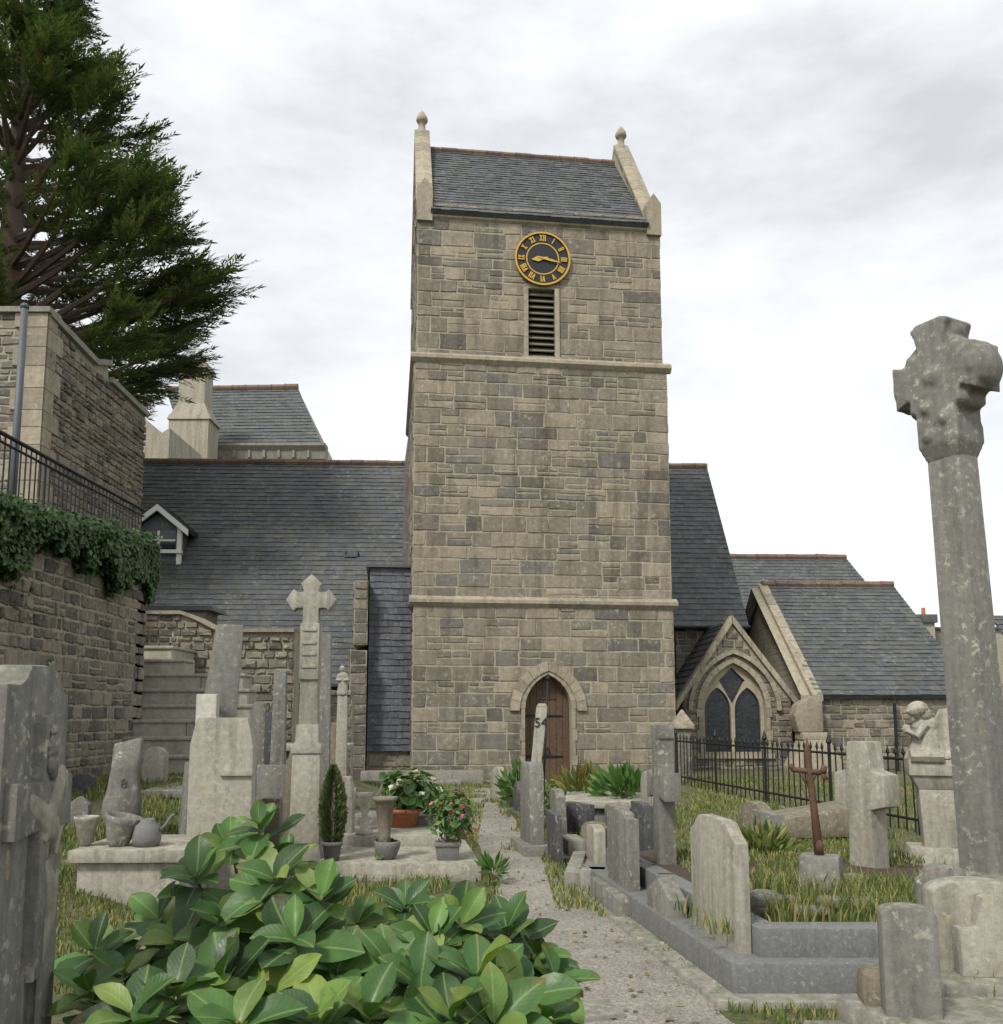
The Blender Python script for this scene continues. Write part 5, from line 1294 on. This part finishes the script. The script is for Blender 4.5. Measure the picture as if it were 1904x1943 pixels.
# L2 slab with pillar behind
Y2=8.45; x2=at(418,1600,Y2).x; zt=at(418,1345,Y2).z; z2=gz(x2,Y2)
o=headstone('large_headstone','large plain headstone with chamfered top and a raised bar, left of the central cross','chamfer',.565,zt-z2,.17,(x2,Y2,z2),R(3),M_PALE,bev=.016)
m=MB(); m.box(.0,.29,-.115,-.07,1.06-z2,1.115-z2); m.build('raised_bar',M_PALE,parent=o,bevel=.008)
Y3=9.5; x3=at(428,1300,Y3).x; ztp=at(428,1186,Y3).z
o=thing('broken_obelisk','leaning broken obelisk shaft rising behind the large plain headstone','obelisk',(x3-.1,Y3,gz(x3,Y3)),R(24))
m=MB(); m.frus(.6,.6,.5,.5,-.1,1.3-.3); m.build('pedestal',M_GREY,parent=o,bevel=.02)
zz=ztp-gz(x3,Y3); m=MB(); m.frus(.36,.36,.25,.25,1.0,zz,ox=.12,oy=0); m.build('shaft',M_GREY,parent=o,bevel=.02)
p=at(395,1325,9.2); headstone('shoulder_block','small pale square shouldered stone at the foot of the broken obelisk','flat',.2,p.z+.12-gz(p.x,9.2),.14,(p.x,9.2,gz(p.x,9.2)),R(5),M_MARB,bev=.012)
# L3 central tall cross
YC=9.75; xc=at(586,1400,YC).x; zt=at(586,1091,YC).z; zcx=at(586,1140,YC).z; zb=at(586,1378,YC).z
cs=thing('latin_cross','tall pale stone Latin cross with pointed ends on a gabled pedestal, centre left','stone cross',(xc,YC,0),R(2))
k=YC/F
m=MB(); m.frus(.37,.34,.31,.29,.13,.3); m.frus(.31,.29,.285,.27,.3,zb-.28); m.prism([(-.155,zb-.28),(.155,zb-.28),(.155,zb-.2),(0,zb-.04),(-.155,zb-.2)],-.15,.15); m.frus(.25,.24,.23,.22,zb-.28,zb+.02); m.build('pedestal',M_PALE,parent=cs,bevel=.012)
m=MB(); a=.082; A=.265; t=.075
def tip(l,w,e):  # pointed trefoil-like end
    return [(l*.55,w),(l*.66,w*1.05),(l*.78,w*1.42),(l,0),(l*.78,-w*1.42),(l*.66,-w*1.05),(l*.55,-w)]
up=[(y,x) for x,y in []]
top=[(a,zcx+.085),(a,zt-.18),(a*1.1,zt-.14),(a*1.35,zt-.1),(0,zt),(-a*1.35,zt-.1),(-a*1.1,zt-.14),(-a,zt-.18),(-a,zcx+.085)]
rgt=[(a,zcx-.085),(A-.11,zcx-.085),(A-.08,zcx-.12),(A,zcx),(A-.08,zcx+.12),(A-.11,zcx+.085)]
lft=[(-A+.11,zcx+.085),(-A+.08,zcx+.12),(-A,zcx),(-A+.08,zcx-.12),(-A+.11,zcx-.085),(-a,zcx-.085)]
m.prism([(-.1,zb-.02),(.1,zb-.02)]+rgt+top+lft,-t,t); xx=m.build('cross',M_PALE,parent=cs,bevel=.012)
m=MB(); z1_,z2_=at(586,1290,YC).z,at(586,1184,YC).z
m.box(-.1,.1,-.1,.1,z1_,z2_); 
for q in (.2,.42,.62,.85): m.box(-.075,.075,-.112,-.09,z1_+(z2_-z1_)*q,z1_+(z2_-z1_)*(q+.06))
m.build('carved_band',M_PALE,xx,bevel=.008)
# stepped dark pillar behind cross, thin pillar left, figure column right
def column(name,label,u0,u1,vt,vb,Y,mat,steps=(),rz=5,cat='pillar'):
    p=at((u0+u1)/2,vb,Y); z=gz(p.x,Y); w=(u1-u0)*Y/F; o=thing(name,label,cat,(p.x,Y,z),R(rz)); m=MB(); h=at(u0,vt,Y).z-z
    m.frus(w*1.5,w*1.5,w*1.4,w*1.4,-.1,.3); m.build('base',mat,parent=o,bevel=.012)
    m=MB(); m.frus(w*1.05,w*.9,w*.82,w*.72,.28,h); m.build('shaft',mat,parent=o,bevel=.012); return o,h,w
column('thin_pillar','slender plain stone pillar left of the central Latin cross',514,541,1275,1460,12.5,M_GREY)
column('stepped_pillar','stepped grey stone pillar directly behind the central Latin cross',598,626,1205,1450,11.5,M_GREY)
o,h,w=column('figure_column','narrow column topped by a small draped figure, right of the central Latin cross',636,658,1320,1480,12.2,M_PALE)
m=MB(); s=.16
m.lathe([(.075,0),(.08,.03),(.06,.14),(.05,.22)],10,M=T(0,0,h)); m.ball((0,0,h+.25),.06,.05,.07,10); m.ball((-.01,-.01,h+.35),.04,.042,.05,10); m.tube([(-.05,0,h+.28),(-.08,-.02,h+.2),(-.02,-.06,h+.2)],[.025,.02,.016],6); m.tube([(.05,0,h+.28),(.07,-.02,h+.2),(.02,-.06,h+.2)],[.025,.02,.016],6)
m.build('figure',M_PALE,parent=o,remesh=.009)
# the tombs between cross and church
for i,(u0,u1,vt,Y,kind,mat,lab) in enumerate((
  (490,560,1440,12.0,'flat',M_GREY,'wide grey slab between the large headstone and the central cross pedestal'),
  (478,520,1340,13.5,'flat',M_DARK,'tall dark slab standing left of the slender pillar'),
  (622,648,1360,13.0,'flat',M_SAND,'brown upright slab right of the stepped pillar'),
  (640,672,1460,10.8,'ogee',M_PALE,'pale shouldered headstone behind the potted conifer'),
  (476,500,1320,12.9,'round',M_GREY,'slim rounded grey headstone just right of the large plain headstone'),
  (544,566,1395,11.6,'gable',M_SAND,'narrow brown gabled stone pressed against the left side of the central cross'),
  (500,535,1500,10.2,'flat',M_SAND,'low brown slab with mossy top behind the magnolia shoots'))):
    p=at((u0+u1)/2,1500,Y); z=gz(p.x,Y); w=(u1-u0)*Y/F
    headstone('headstone',lab,kind,w,at(0,vt,Y).z-z,.15,(p.x,Y,z),R(random.uniform(-6,8)),mat,(),.015)
# chest tomb with ledger (courses behind the big slab)
p=at(540,1480,15.0); o=thing('chest_tomb','long grey chest tomb with moulded lid in front of the low wall','tomb',(p.x,15,gz(p.x,15)),R(3))
m=MB(); m.box(-.95,.95,-.4,.4,-.1,.5); m.build('chest',M_GREY,parent=o,bevel=.015)
m=MB(); m.box(-1.05,1.05,-.5,.5,.5,.6); m.build('lid',M_PALE,parent=o,bevel=.025)

# small left stones
def gstone(u0,u1,vt,Y,kind,t,mat,lab,rz=0,lean=(0,0),name='headstone'):
    p=at((u0+u1)/2,1500,Y); z=gz(p.x,Y); return headstone(name,lab,kind,(u1-u0)*Y/F,at(0,vt,Y).z-z,t,(p.x,Y,z),R(rz),mat,(),.018,lean=lean)
p=at(228,1560,9.3); z=gz(p.x,9.3); o8=thing('carved_urn_stone','tall rough speckled urn shaped stone numbered 8 by the stone steps','urn stone',(p.x,9.3,z),R(16))
m=MB(); H8=at(0,1405,9.3).z-z; 
rings=[(.2,-.05),(.24,.02),(.32,.1),(.36,.2),(.35,.3),(.3,.42),(.27,.6),(.27,.85),(.26,H8-.03),(.235,H8)]
vs=[];fs=[]
for w,zz in rings:
    for kk in range(16):
        t=2*PI*kk/16; cxx=math.copysign(abs(math.cos(t))**.55,math.cos(t)); cyy=math.copysign(abs(math.sin(t))**.55,math.sin(t)); jj=1+random.uniform(-.035,.035)
        vs.append((cxx*w*.5*jj+.05*zz,cyy*w*.4*jj,zz+(cxx*.03 if zz>H8-.1 else 0)))
nr=len(rings)
for i in range(nr-1):
    for kk in range(16): fs.append((i*16+kk,i*16+(kk+1)%16,(i+1)*16+(kk+1)%16,(i+1)*16+kk))
fs.append(tuple(range((nr-1)*16,nr*16))); m.add(vs,fs); m.build('slab',M_GREY,parent=o8,smooth=True)
cu=bpy.data.curves.new('n8','FONT'); cu.body='8'; cu.size=.13; cu.extrude=.003; cu.align_x='CENTER'
to=bpy.data.objects.new('tmp',cu); COL.objects.link(to); dg=bpy.context.evaluated_depsgraph_get(); me=bpy.data.meshes.new_from_object(to.evaluated_get(dg)); bpy.data.objects.remove(to)
me.transform(T(.03,-.118,.42) @ Matrix.Rotation(PI/2,4,'X')); me.materials.clear(); me.materials.append(M_DARK)
no=bpy.data.objects.new('number',me); COL.objects.link(no); no.parent=[c for c in o8.children if c.name.startswith('slab')][0]
gstone(271,315,1405,12.2,'round',.13,M_PALE,'slim rounded pale headstone at the foot of the stone steps',8)
gstone(134,172,1495,9.4,'gable',.14,M_GREY,'small pointed grey headstone beside the tall memorial',10)
gstone(140,178,1455,11.2,'ogee',.13,M_DARK,'dark headstone behind the small pointed one on the far left',8)
gstone(314,356,1462,12.6,'gable',.13,M_SAND,'small gabled brown stone between the rounded headstone and the large slab',4)
# ledgers
def ledger(name,label,u0,u1,v,Y,dep,h,mat,rz=0):
    p=at((u0+u1)/2,v,Y); z=gz(p.x,Y+dep/2); w=(u1-u0)*Y/F; o=thing(name,label,'tomb',(p.x,Y+dep/2,z),R(rz)); m=MB(); zt=p.z-z
    m.box(-w/2,w/2,-dep/2,dep/2,zt-h,zt); m.build('slab',mat,parent=o,bevel=.018)
    m=MB(); m.box(-w/2+.06,w/2-.06,-dep/2+.06,dep/2-.06,-.1,zt-h); m.build('plinth',mat,parent=o,bevel=.01); return o,zt+z
lg,zl=ledger('ledger_tomb','long ledger tomb carrying stone vases beside the tall memorial',128,345,1614,7.5,1.0,.1,M_PALE,2)
ledger('ledger_tomb','flat grey ledger slab behind the speckled headstone',262,372,1500,10.9,1.3,.09,M_GREY,3)
def pot(name,label,c,prof,mat,cat='pot',tilt=(0,0),rz=0,handle=None,bev=0):
    o=thing(name,label,cat,c,rz); m=MB(); A=Matrix.Rotation(tilt[0],4,'X') @ Matrix.Rotation(tilt[1],4,'Y')
    inner=[(r-.012,z) for r,z in reversed(prof[1:])]
    m.lathe(prof+inner,18,M=A); m.build('vessel',mat,parent=o,smooth=True)
    if handle: m=MB(); m.tube(handle,.013,6,M=A); m.build('handle',mat,parent=o,smooth=True)
    return o
YJ=7.75
for (u,lab,pr,tl,mat,hd) in (
  (162,'cone shaped stone vase standing nearest the tall memorial on the ledger tomb',[(.03,0),(.05,.02),(.09,.2),(.1,.22),(.1,.24)],(0,0),M_PALE,None),
  (222,'broad tilted stone goblet in the middle of the ledger tomb',[(.07,0),(.085,.03),(.12,.14),(.13,.2),(.15,.25)],(0,R(12)),M_GREY,None),
  (278,'grey watering jug with long spout at the right end of the ledger tomb',[(.1,0),(.115,.06),(.1,.17),(.06,.2),(.06,.22)],(0,0),M_POTGREY,[(.08,0,.1),(.15,0,.17),(.2,0,.245),(.22,0,.25)])):
    p=at(u,1600,YJ); pot('stone_vase' if hd is None else 'watering_jug',lab,(p.x,YJ,zl),pr,mat,'vase' if hd is None else 'jug',tl,0,hd)
p=at(240,1700,6.4); o=thing('fallen_stone','grey rounded fallen stone lying before the ledger tomb','stone slab',(p.x,6.4,gz(p.x,6.4)),R(-14))
m=MB(); m.prism([(-.3,-.1),(.24,-.1),(.3,.12),(.22,.2),(.1,.16),(-.3,.04)],-.12,.12); m.build('slab',M_GREY,parent=o,bevel=.03)

# central kerbed grave with pots
sx0,sx1=at(598,1630,9.3).x,at(914,1632,9.3).x
kg=thing('kerbed_grave','broad pale kerbed grave with stepped slabs carrying flower pots, centre','grave plot',((sx0+sx1)/2,10,0))
plat('front_slab',sx0,sx1,9.3,11.1,-.05,.15,M_PALE,kg,skx=-.13,bev=.012)
plat('lower_step',sx0-.35,sx1-.05,9.22,9.32,-.05,.045,M_CONC,kg,skx=-.13)
plat('back_step',sx0+.05,sx1-.35,10.5,12.3,.14,.27,M_PALE,kg,skx=-.13,bev=.012)
plat('back_slab',sx0-.05,sx1-.45,11.4,12.2,.26,.38,M_GREY,kg,skx=-.13,bev=.012)
def plantpot(label,u,v,Y,w,h,mat,square=False,name='flower_pot'):
    p=at(u,v,Y); p.z=.15 if Y<10 else .27; o=thing(name,label,'flower pot',(p.x,Y,p.z)); m=MB()
    if square: m.frus(w*.8,w*.8,w,w,0,h); m.frus(w*1.08,w*1.08,w*1.08,w*1.08,h-.03,h+.005)
    else: m.lathe([(w*.36,0),(w*.47,h*.78),(w*.54,h*.8),(w*.54,h),(w*.46,h),(w*.44,h*.85)],18)
    m.build('pot',mat,parent=o,bevel=.008 if square else 0,smooth=not square)
    m=MB(); m.lathe([(w*.43,h*.8),(.01,h*.93)],12); m.build('soil',M_SOIL,parent=o); return p,o
p,o=plantpot('small grey pot at the left front of the kerbed grave holding the conifer',630,1624,9.5,.2,.19,M_POTGREY)
o=thing('potted_conifer','narrow dwarf conifer growing in the small grey pot','potted plant',(p.x,9.5,p.z+.15)); m=MB()
H=(1610-1470)*9.5/F
for i in range(4600):
    t=random.random()**.8; z=H*t; r=.135*math.sin(PI*min(1,.12+t*.9))**.7*(1-.25*t)*random.random()**.35*(1+.2*noise.noise(Vector((t*6,i%7,0)))); a=random.uniform(0,2*PI)
    c=Vector((r*math.cos(a),r*math.sin(a),z)); d=(Vector((math.cos(a)*.6,math.sin(a)*.6,1))+Vector((random.uniform(-.4,.4),random.uniform(-.4,.4),0))).normalized(); w=d.cross(Vector((-math.sin(a),math.cos(a),.2))).normalized()*.008
    m.add([c,c+d*.03+w,c+d*.06,c+d*.03-w],[(0,1,2,3)])
m.build('foliage',M_CONIF,parent=o); m=MB(); m.tube([(0,0,-.03),(0,0,H*.6)],[.009,.003],5); m.build('stem',M_TWIG,parent=o)
# vase planter
p=at(735,1614,9.6); o=pot('round_bowl','wide round bowl in the middle of the kerbed grave front holding the trunk vase',(p.x,9.6,.15),[(.07,0),(.1,.04),(.13,.12),(.135,.17),(.125,.18)],M_POTGREY)
o=thing('trunk_vase','tall trunk shaped vase with a flat rim standing in the round bowl','vase',(p.x-.03,9.6,.28)); zt=at(718,1512,9.6).z-.28
m=MB(); m.lathe([(.075,0),(.06,.1),(.07,.2),(.1,zt-.05),(.13,zt-.03),(.13,zt),(.1,zt-.01),(.08,zt-.08)],14); m.build('vessel',M_GREYWOOD,parent=o,smooth=True)
m=MB()
for i in range(60):
    a=random.uniform(0,2*PI); c=Vector((.09*math.cos(a),.09*math.sin(a),-.1)); leafquad(m,c+Vector((0,0,random.uniform(0,.16))),Vector((math.cos(a),math.sin(a),.3)),.06)
m.build('trailing_leaves',M_BUSH,parent=o)
p,o=plantpot('square grey pot at the right front corner of the kerbed grave',850,1620,9.6,.25,.17,M_POTGREY,True)
bush('flowering_plant','bushy plant with pale pink blooms growing in the square pot','flowering plant',(p.x+.03,9.6,p.z+.12),.26,.22,.3,330,.1,M_BUSH,flowers=(M_PINK,.16))
p,o=plantpot('low wide pot at the back of the kerbed grave behind the vase',765,1568,11.3,.42,.22,M_TERRA)
bush('broad_leaf_plant','broad leaved plant with white blooms in the low wide pot at the back','flowering plant',(p.x+.1,11.3,p.z+.16),.42,.3,.26,300,.17,M_BUSH,flowers=(M_WHITEP,.12))
p=at(692,1570,10.6); o=thing('stem_urn','slim grey stemmed urn between the potted conifer and the vase','urn',(p.x,10.6,.27)); m=MB(); h=.5
m.lathe([(.1,0),(.1,.03),(.05,.08),(.035,.22),(.06,.3),(.085,.42),(.095,.46),(.07,.45)],14); m.build('vessel',M_PALE,parent=o,smooth=True)
m=MB(); m.tube([(.085,0,.4),(.16,0,.46),(.2,0,.58)],[.015,.02,.008],6); m.tube([(-.08,0,.4),(-.12,0,.5),(-.06,0,.56)],[.012,.012,.006],6); m.build('handle',M_PALE,parent=o,smooth=True)
# low stone foundations at tower foot left
o=thing('plinth_course','low stone plinth course along the tower foot left of the path','plinth',(at(840,1490,21.9).x,21.9,0),R(7)); m=MB()
m.box(-1.9,.95,-.12,.5,-.1,.3); m.box(-2.6,.4,-.5,-.13,-.1,.12); m.build('block',M_CONC,parent=o,bevel=.03)

# plants around the door and plots
p=gnd(1050,1530,0); bush('round_bush','round leafy bush in front of the church door','shrub',(p.x,14.6,0),.42,.4,.3,900,.06,M_BUSH)
p=at(1185,1500,13.4); bush('strap_leaved_plant','tall strap leaved plant left of the grey cross','garden plant',(p.x,13.4,.3),.38,.34,.22,220,.26,M_BUSH,long=True)
p=at(1110,1500,14.4); bush('fern_clump','dry fern clump right of the church door','fern',(p.x,14.6,.05),.36,.3,.3,260,.3,M_DRY,long=True)
p=at(985,1500,16.2); bush('leafy_clump','small leafy clump left of the church door by the leaning marker','garden plant',(p.x,16.2,.0),.35,.3,.36,260,.2,M_BUSH,long=True)
p=at(1450,1610,8.7); bush('grass_mound','mound of rank grass at the foot of the flat topped slab','grass clump',(p.x,8.7,.25),.24,.22,.13,420,.16,M_GRASS,long=True)
p=gnd(935,1650,0); bush('path_weed','small upright weed growing at the corner of the kerbed grave','weed',(p.x+.02,9.1,0),.12,.1,.12,60,.14,M_BUSH,long=True)
p=gnd(1240,1760,0); bush('path_edge_weed','low weed sprouting on the path edge at the pointed marker stone','weed',(p.x-.03,p.y-.05,0),.07,.07,.03,40,.06,M_BUSH)

# ================================================================== GRASS
m=MB()
def blades(x0,x1,y0,y1,n,h,zf):
    for i in range(n):
        x=random.uniform(x0,x1);y=random.uniform(y0,y1)
        if noise.noise(Vector((x*1.5,y*1.5,4)))<-.25: continue
        z=zf(x,y); a=random.uniform(0,2*PI); w=random.uniform(.003,.007)*(1+y*.06); hh=h*random.uniform(.4,1.3); lx_,ly_=random.uniform(-.5,.5)*hh,random.uniform(-.5,.5)*hh
        dx,dy=math.cos(a)*w,math.sin(a)*w
        m.add([(x-dx,y-dy,z-.01),(x+dx,y+dy,z-.01),(x+dx*.6+lx_*.4,y+dy*.6+ly_*.4,z+hh*.6),(x+lx_,y+ly_,z+hh),(x-dx*.6+lx_*.4,y-dy*.6+ly_*.4,z+hh*.6)],[(0,1,2,4),(4,2,3)])
pz=lambda x,y:.31+.05*smooth01((y-6)/2)
blades(1.7,3.4,5.85,6.8,4200,.17,pz); blades(1.5,3.6,6.8,8.6,4200,.055,pz)
blades(-4.5,-1.7,5.5,9.2,15000,.055,gz); blades(-5.8,-2.2,9.2,14,16000,.06,gz); blades(-1.6,-.3,11.3,20,8000,.06,gz)
blades(-2.1,-.1,6.2,9.25,7000,.08,gz); blades(1.2,1.9,4.7,5.28,700,.05,gz); blades(.45,1.05,7.6,11,2600,.07,gz); blades(.6,4.5,10.5,20,20000,.055,gz); blades(1.5,4,9,11,7000,.06,gz); blades(-3,6,20,22,6000,.08,gz); blades(4,9,10,22,9000,.08,gz)
for y in frange(5.5,14,.02):
    if random.random()<.75:
        for e in ((Lm,1),(Rm,-1)):
            k=min(range(len(e[0])),key=lambda i:abs(e[0][i].y-y)); x=e[0][k].x-e[1]*random.uniform(0,.14)
            if noise.noise(Vector((x*2,y*1.3,8)))>-.05: blades(x-.06,x+.06,y-.03,y+.03,7,.05,gz)
for o in list(COL.objects):
    if o.parent is None and o.get('category') in ('headstone','stone cross','tomb','pillar','grave marker','marker stone','pedestal','obelisk','urn stone','memorial stone','cross headstone','iron cross','footstone','stone slab'):
        x,y,zb_=o.location
        if y<3 or zb_>.5 and y<7.5: continue
        on=zb_>.19 and x>1.3 and y<8.8
        for k in range(26):
            a=random.uniform(0,2*PI); r=random.uniform(.16,.42); bx_=x+r*math.cos(a)*.8; by_=y+r*math.sin(a)
            if bx_<1.3-.1*(by_-5.5) and abs(bx_-(1.25-.1*by_))<.55 and by_<11: continue
            blades(bx_-.06,bx_+.06,by_-.06,by_+.06,7,.1,pz if on else gz)
tag(m.build('grass',M_GRASS),kind='stuff')
m=MB()
for k in range(700):
    y=random.uniform(4.4,17); x=1.2-.09*y+random.gauss(0,.55)+ (.3 if y<7 else 0)
    s=random.uniform(.012,.035)*(1.6 if random.random()<.1 else 1); n_=Vector((random.uniform(-.3,.3),random.uniform(-.3,.3),1)).normalized()
    leafquad(m,Vector((x,y,max(.014,gz(x,y))+.006)),n_,s*1.5,w=.6)
tag(m.build('fallen_leaves',leafm('fallen_leaf',['#5f4526','#7a5a30','#8f7340','#4c3a24'],.8,0)),kind='stuff')

# ================================================================== FOREGROUND MAGNOLIA
mg=thing('magnolia_shrub','large glossy broad leaved magnolia shrub filling the lower left foreground','shrub',(-.6,3.7,0))
lv=MB(); sm=MB()
def leaf(p,d,up,L,fold=.25,droop=.25):
    d=d.normalized(); s=d.cross(up).normalized(); n=s.cross(d); W_=L*random.uniform(.26,.33)
    rows=((0,.06),(.1,.3),(.28,.68),(.48,.97),(.66,1.0),(.82,.78),(.93,.42),(1,.04)); vs=[];uv=[]; tw=random.uniform(-.12,.12); wv=random.uniform(0,6)
    for t,w in rows:
        c=p+d*(L*t)-n*(droop*L*t*t)+s*(tw*L*t*t)
        for k in (-1,-.5,0,.5,1):
            q=abs(k); vs.append(c+s*(k*w*W_)+n*(fold*W_*w*(q**1.4))+n*(.025*L*q*math.sin(t*9+wv+k))); uv.append((q*w,t))
    nr=len(rows); b=[]
    for i in range(nr-1):
        for k in range(4): b.append((i*5+k,i*5+k+1,(i+1)*5+k+1,(i+1)*5+k))
    lv.add(vs,b,0,None,None,uv)
def whorl(c,axis,n,L,open_=.9):
    axis=axis.normalized(); a=axis.orthogonal().normalized(); b=axis.cross(a); o=random.uniform(0,6)
    for i in range(n):
        t=o+i*2.4+random.uniform(-.25,.25); out=a*math.cos(t)+b*math.sin(t)
        f=i/n; op=open_*(.45+.85*(1-f)) ; d=(out*op+axis*(1.05-.75*op)+Vector((0,0,random.uniform(-.1,.12))))
        leaf(c-axis*(.05*(1-f)*1.6),d,axis+out*.1 if abs(d.normalized().dot(axis))<.97 else out,L*random.uniform(.75,1.12)*(1-.3*f),random.uniform(.1,.6),random.uniform(-.1,.55))
topl=[(120,1830),(140,1770),(200,1745),(260,1730),(330,1670),(390,1610),(440,1545),(490,1525),(540,1570),(585,1650),(650,1680),(700,1720),(760,1665),(820,1680),(880,1700),(950,1690),(1010,1730),(1060,1760),(1110,1830),(1140,1900)]
def tv(u):
    for (a,b),(c,d) in zip(topl,topl[1:]):
        if a<=u<=c: return b+(d-b)*(u-a)/(c-a)
    return 1900
roots=[Vector((-.95,3.9,0)),Vector((-.5,3.8,0)),Vector((-.1,3.85,0)),(Vector((-.75,4.3,0))),Vector((-.3,4.3,0))]
def stem(c,Y):
    r=min(roots,key=lambda q:(q-Vector((c.x,c.y,0))).length); mid_=r.lerp(c,.55)+Vector((random.uniform(-.05,.05),0,.1)); sm.tube([r,mid_,c],[.016,.011,.006],6)
WH=[(492,1562,3.55,.19),(372,1660,3.5,.2),(545,1625,3.7,.18),(440,1600,3.75,.18),(520,1665,3.35,.23),(610,1700,3.3,.21),(300,1740,3.5,.2),(180,1800,3.4,.2),(235,1845,3.25,.21),(340,1790,3.3,.21),(430,1745,3.3,.22),(560,1775,3.1,.23),(680,1750,3.4,.18),(770,1720,3.5,.19),(845,1770,3.2,.2),(900,1750,3.3,.22),(985,1760,3.45,.2),(1040,1810,3.4,.2),(1080,1850,3.3,.2),(420,1850,3.0,.24),(330,1880,2.9,.23),(520,1880,2.95,.24),(640,1840,3.1,.22),(740,1830,3.15,.2),(820,1860,3.0,.23),(930,1850,3.0,.23),(1010,1890,3.0,.23),(250,1920,2.8,.22),(700,1920,2.85,.23),(600,1930,2.8,.23),(450,1940,2.7,.24),(880,1930,2.8,.25),(1050,1930,3.0,.21),(800,1935,2.9,.2),(170,1880,3.1,.2),(960,1940,2.75,.24)]
for (u,v,Y,L) in WH:
    if u>800: u-=22
    c=at(u,v,Y); ax=Vector((random.uniform(-.3,.3)+(u-600)/2600,random.uniform(-.75,-.15),1)); stem(c,Y); whorl(c,ax,random.randint(9,12),L*.95,random.uniform(.75,1.05))
for i in range(105):   # inner and rear shoots
    u=random.uniform(150,1040); Y=random.uniform(3.4,4.1); v=tv(u)+random.uniform(95,430); c=at(u,v,Y)
    if c.z<.1: continue
    stem(c,Y); whorl(c,Vector((random.uniform(-.4,.4),random.uniform(-.7,.2),1)),random.randint(6,8),random.uniform(.13,.19),random.uniform(.7,1.1))
lv.build('foliage',M_LEAF,parent=mg,world=True,smooth=True); sm.build('stem',M_TWIG,parent=mg,world=True,smooth=True)
p=gnd(1130,1925,0); o=thing('bed_edging','flat pale edging slab at the foot of the magnolia beside the path','edging slab',(p.x,p.y,0),R(14)); m=MB(); m.box(-.3,.12,-.14,.12,-.03,.04); m.build('slab',M_CONC,parent=o,bevel=.01)

# ================================================================== LIGHT
SUN_EL=R(48); SUN_AZ=R(215)   # azimuth clockwise from +Y; behind the camera to the left
sd=Vector((math.sin(SUN_AZ)*math.cos(SUN_EL),math.cos(SUN_AZ)*math.cos(SUN_EL),math.sin(SUN_EL)))
ld=bpy.data.lights.new('sun','SUN'); ld.energy=1.5; ld.angle=R(10); ld.color=(1,.965,.91)
lo=bpy.data.objects.new('sun',ld); COL.objects.link(lo); lo.rotation_euler=(-sd).to_track_quat('-Z','Y').to_euler()
wd=bpy.data.worlds.new('World'); S.world=wd; wd.use_nodes=True; n=wd.node_tree; n.nodes.clear()
out=n.nodes.new('ShaderNodeOutputWorld'); bg=n.nodes.new('ShaderNodeBackground'); sk=n.nodes.new('ShaderNodeTexSky'); sk.sky_type='NISHITA'; sk.sun_disc=False; sk.sun_elevation=SUN_EL; sk.sun_rotation=SUN_AZ; sk.air_density=1; sk.dust_density=2; sk.ozone_density=1
hs_=n.nodes.new('ShaderNodeHueSaturation'); hs_.inputs['Saturation'].default_value=.3; n.links.new(sk.outputs[0],hs_.inputs['Color'])
tc=n.nodes.new('ShaderNodeTexCoord'); mp=n.nodes.new('ShaderNodeMapping'); mp.inputs['Scale'].default_value=(1,1,2.6); n.links.new(tc.outputs['Generated'],mp.inputs[0])
c1=nz(n,2.3,8,.6,mp.outputs[0])
cl=mix(n,ramp(n,c1,[(.34,gv(.45)),(.62,gv(1))]),hs_.outputs[0],(6.6,6.75,6.95,1))
cl=mix(n,1.0,cl,ramp(n,nz(n,1.3,6,.55,mp.outputs[0]),[(.3,gv(.86)),(.7,gv(1.08))]),'MULTIPLY')
n.links.new(cl,bg.inputs[0]); bg.inputs[1].default_value=.078; n.links.new(bg.outputs[0],out.inputs[0])
S.view_settings.view_transform='Standard'; S.view_settings.look='None'; S.view_settings.exposure=1.08; S.view_settings.gamma=1
S.render.engine='CYCLES'
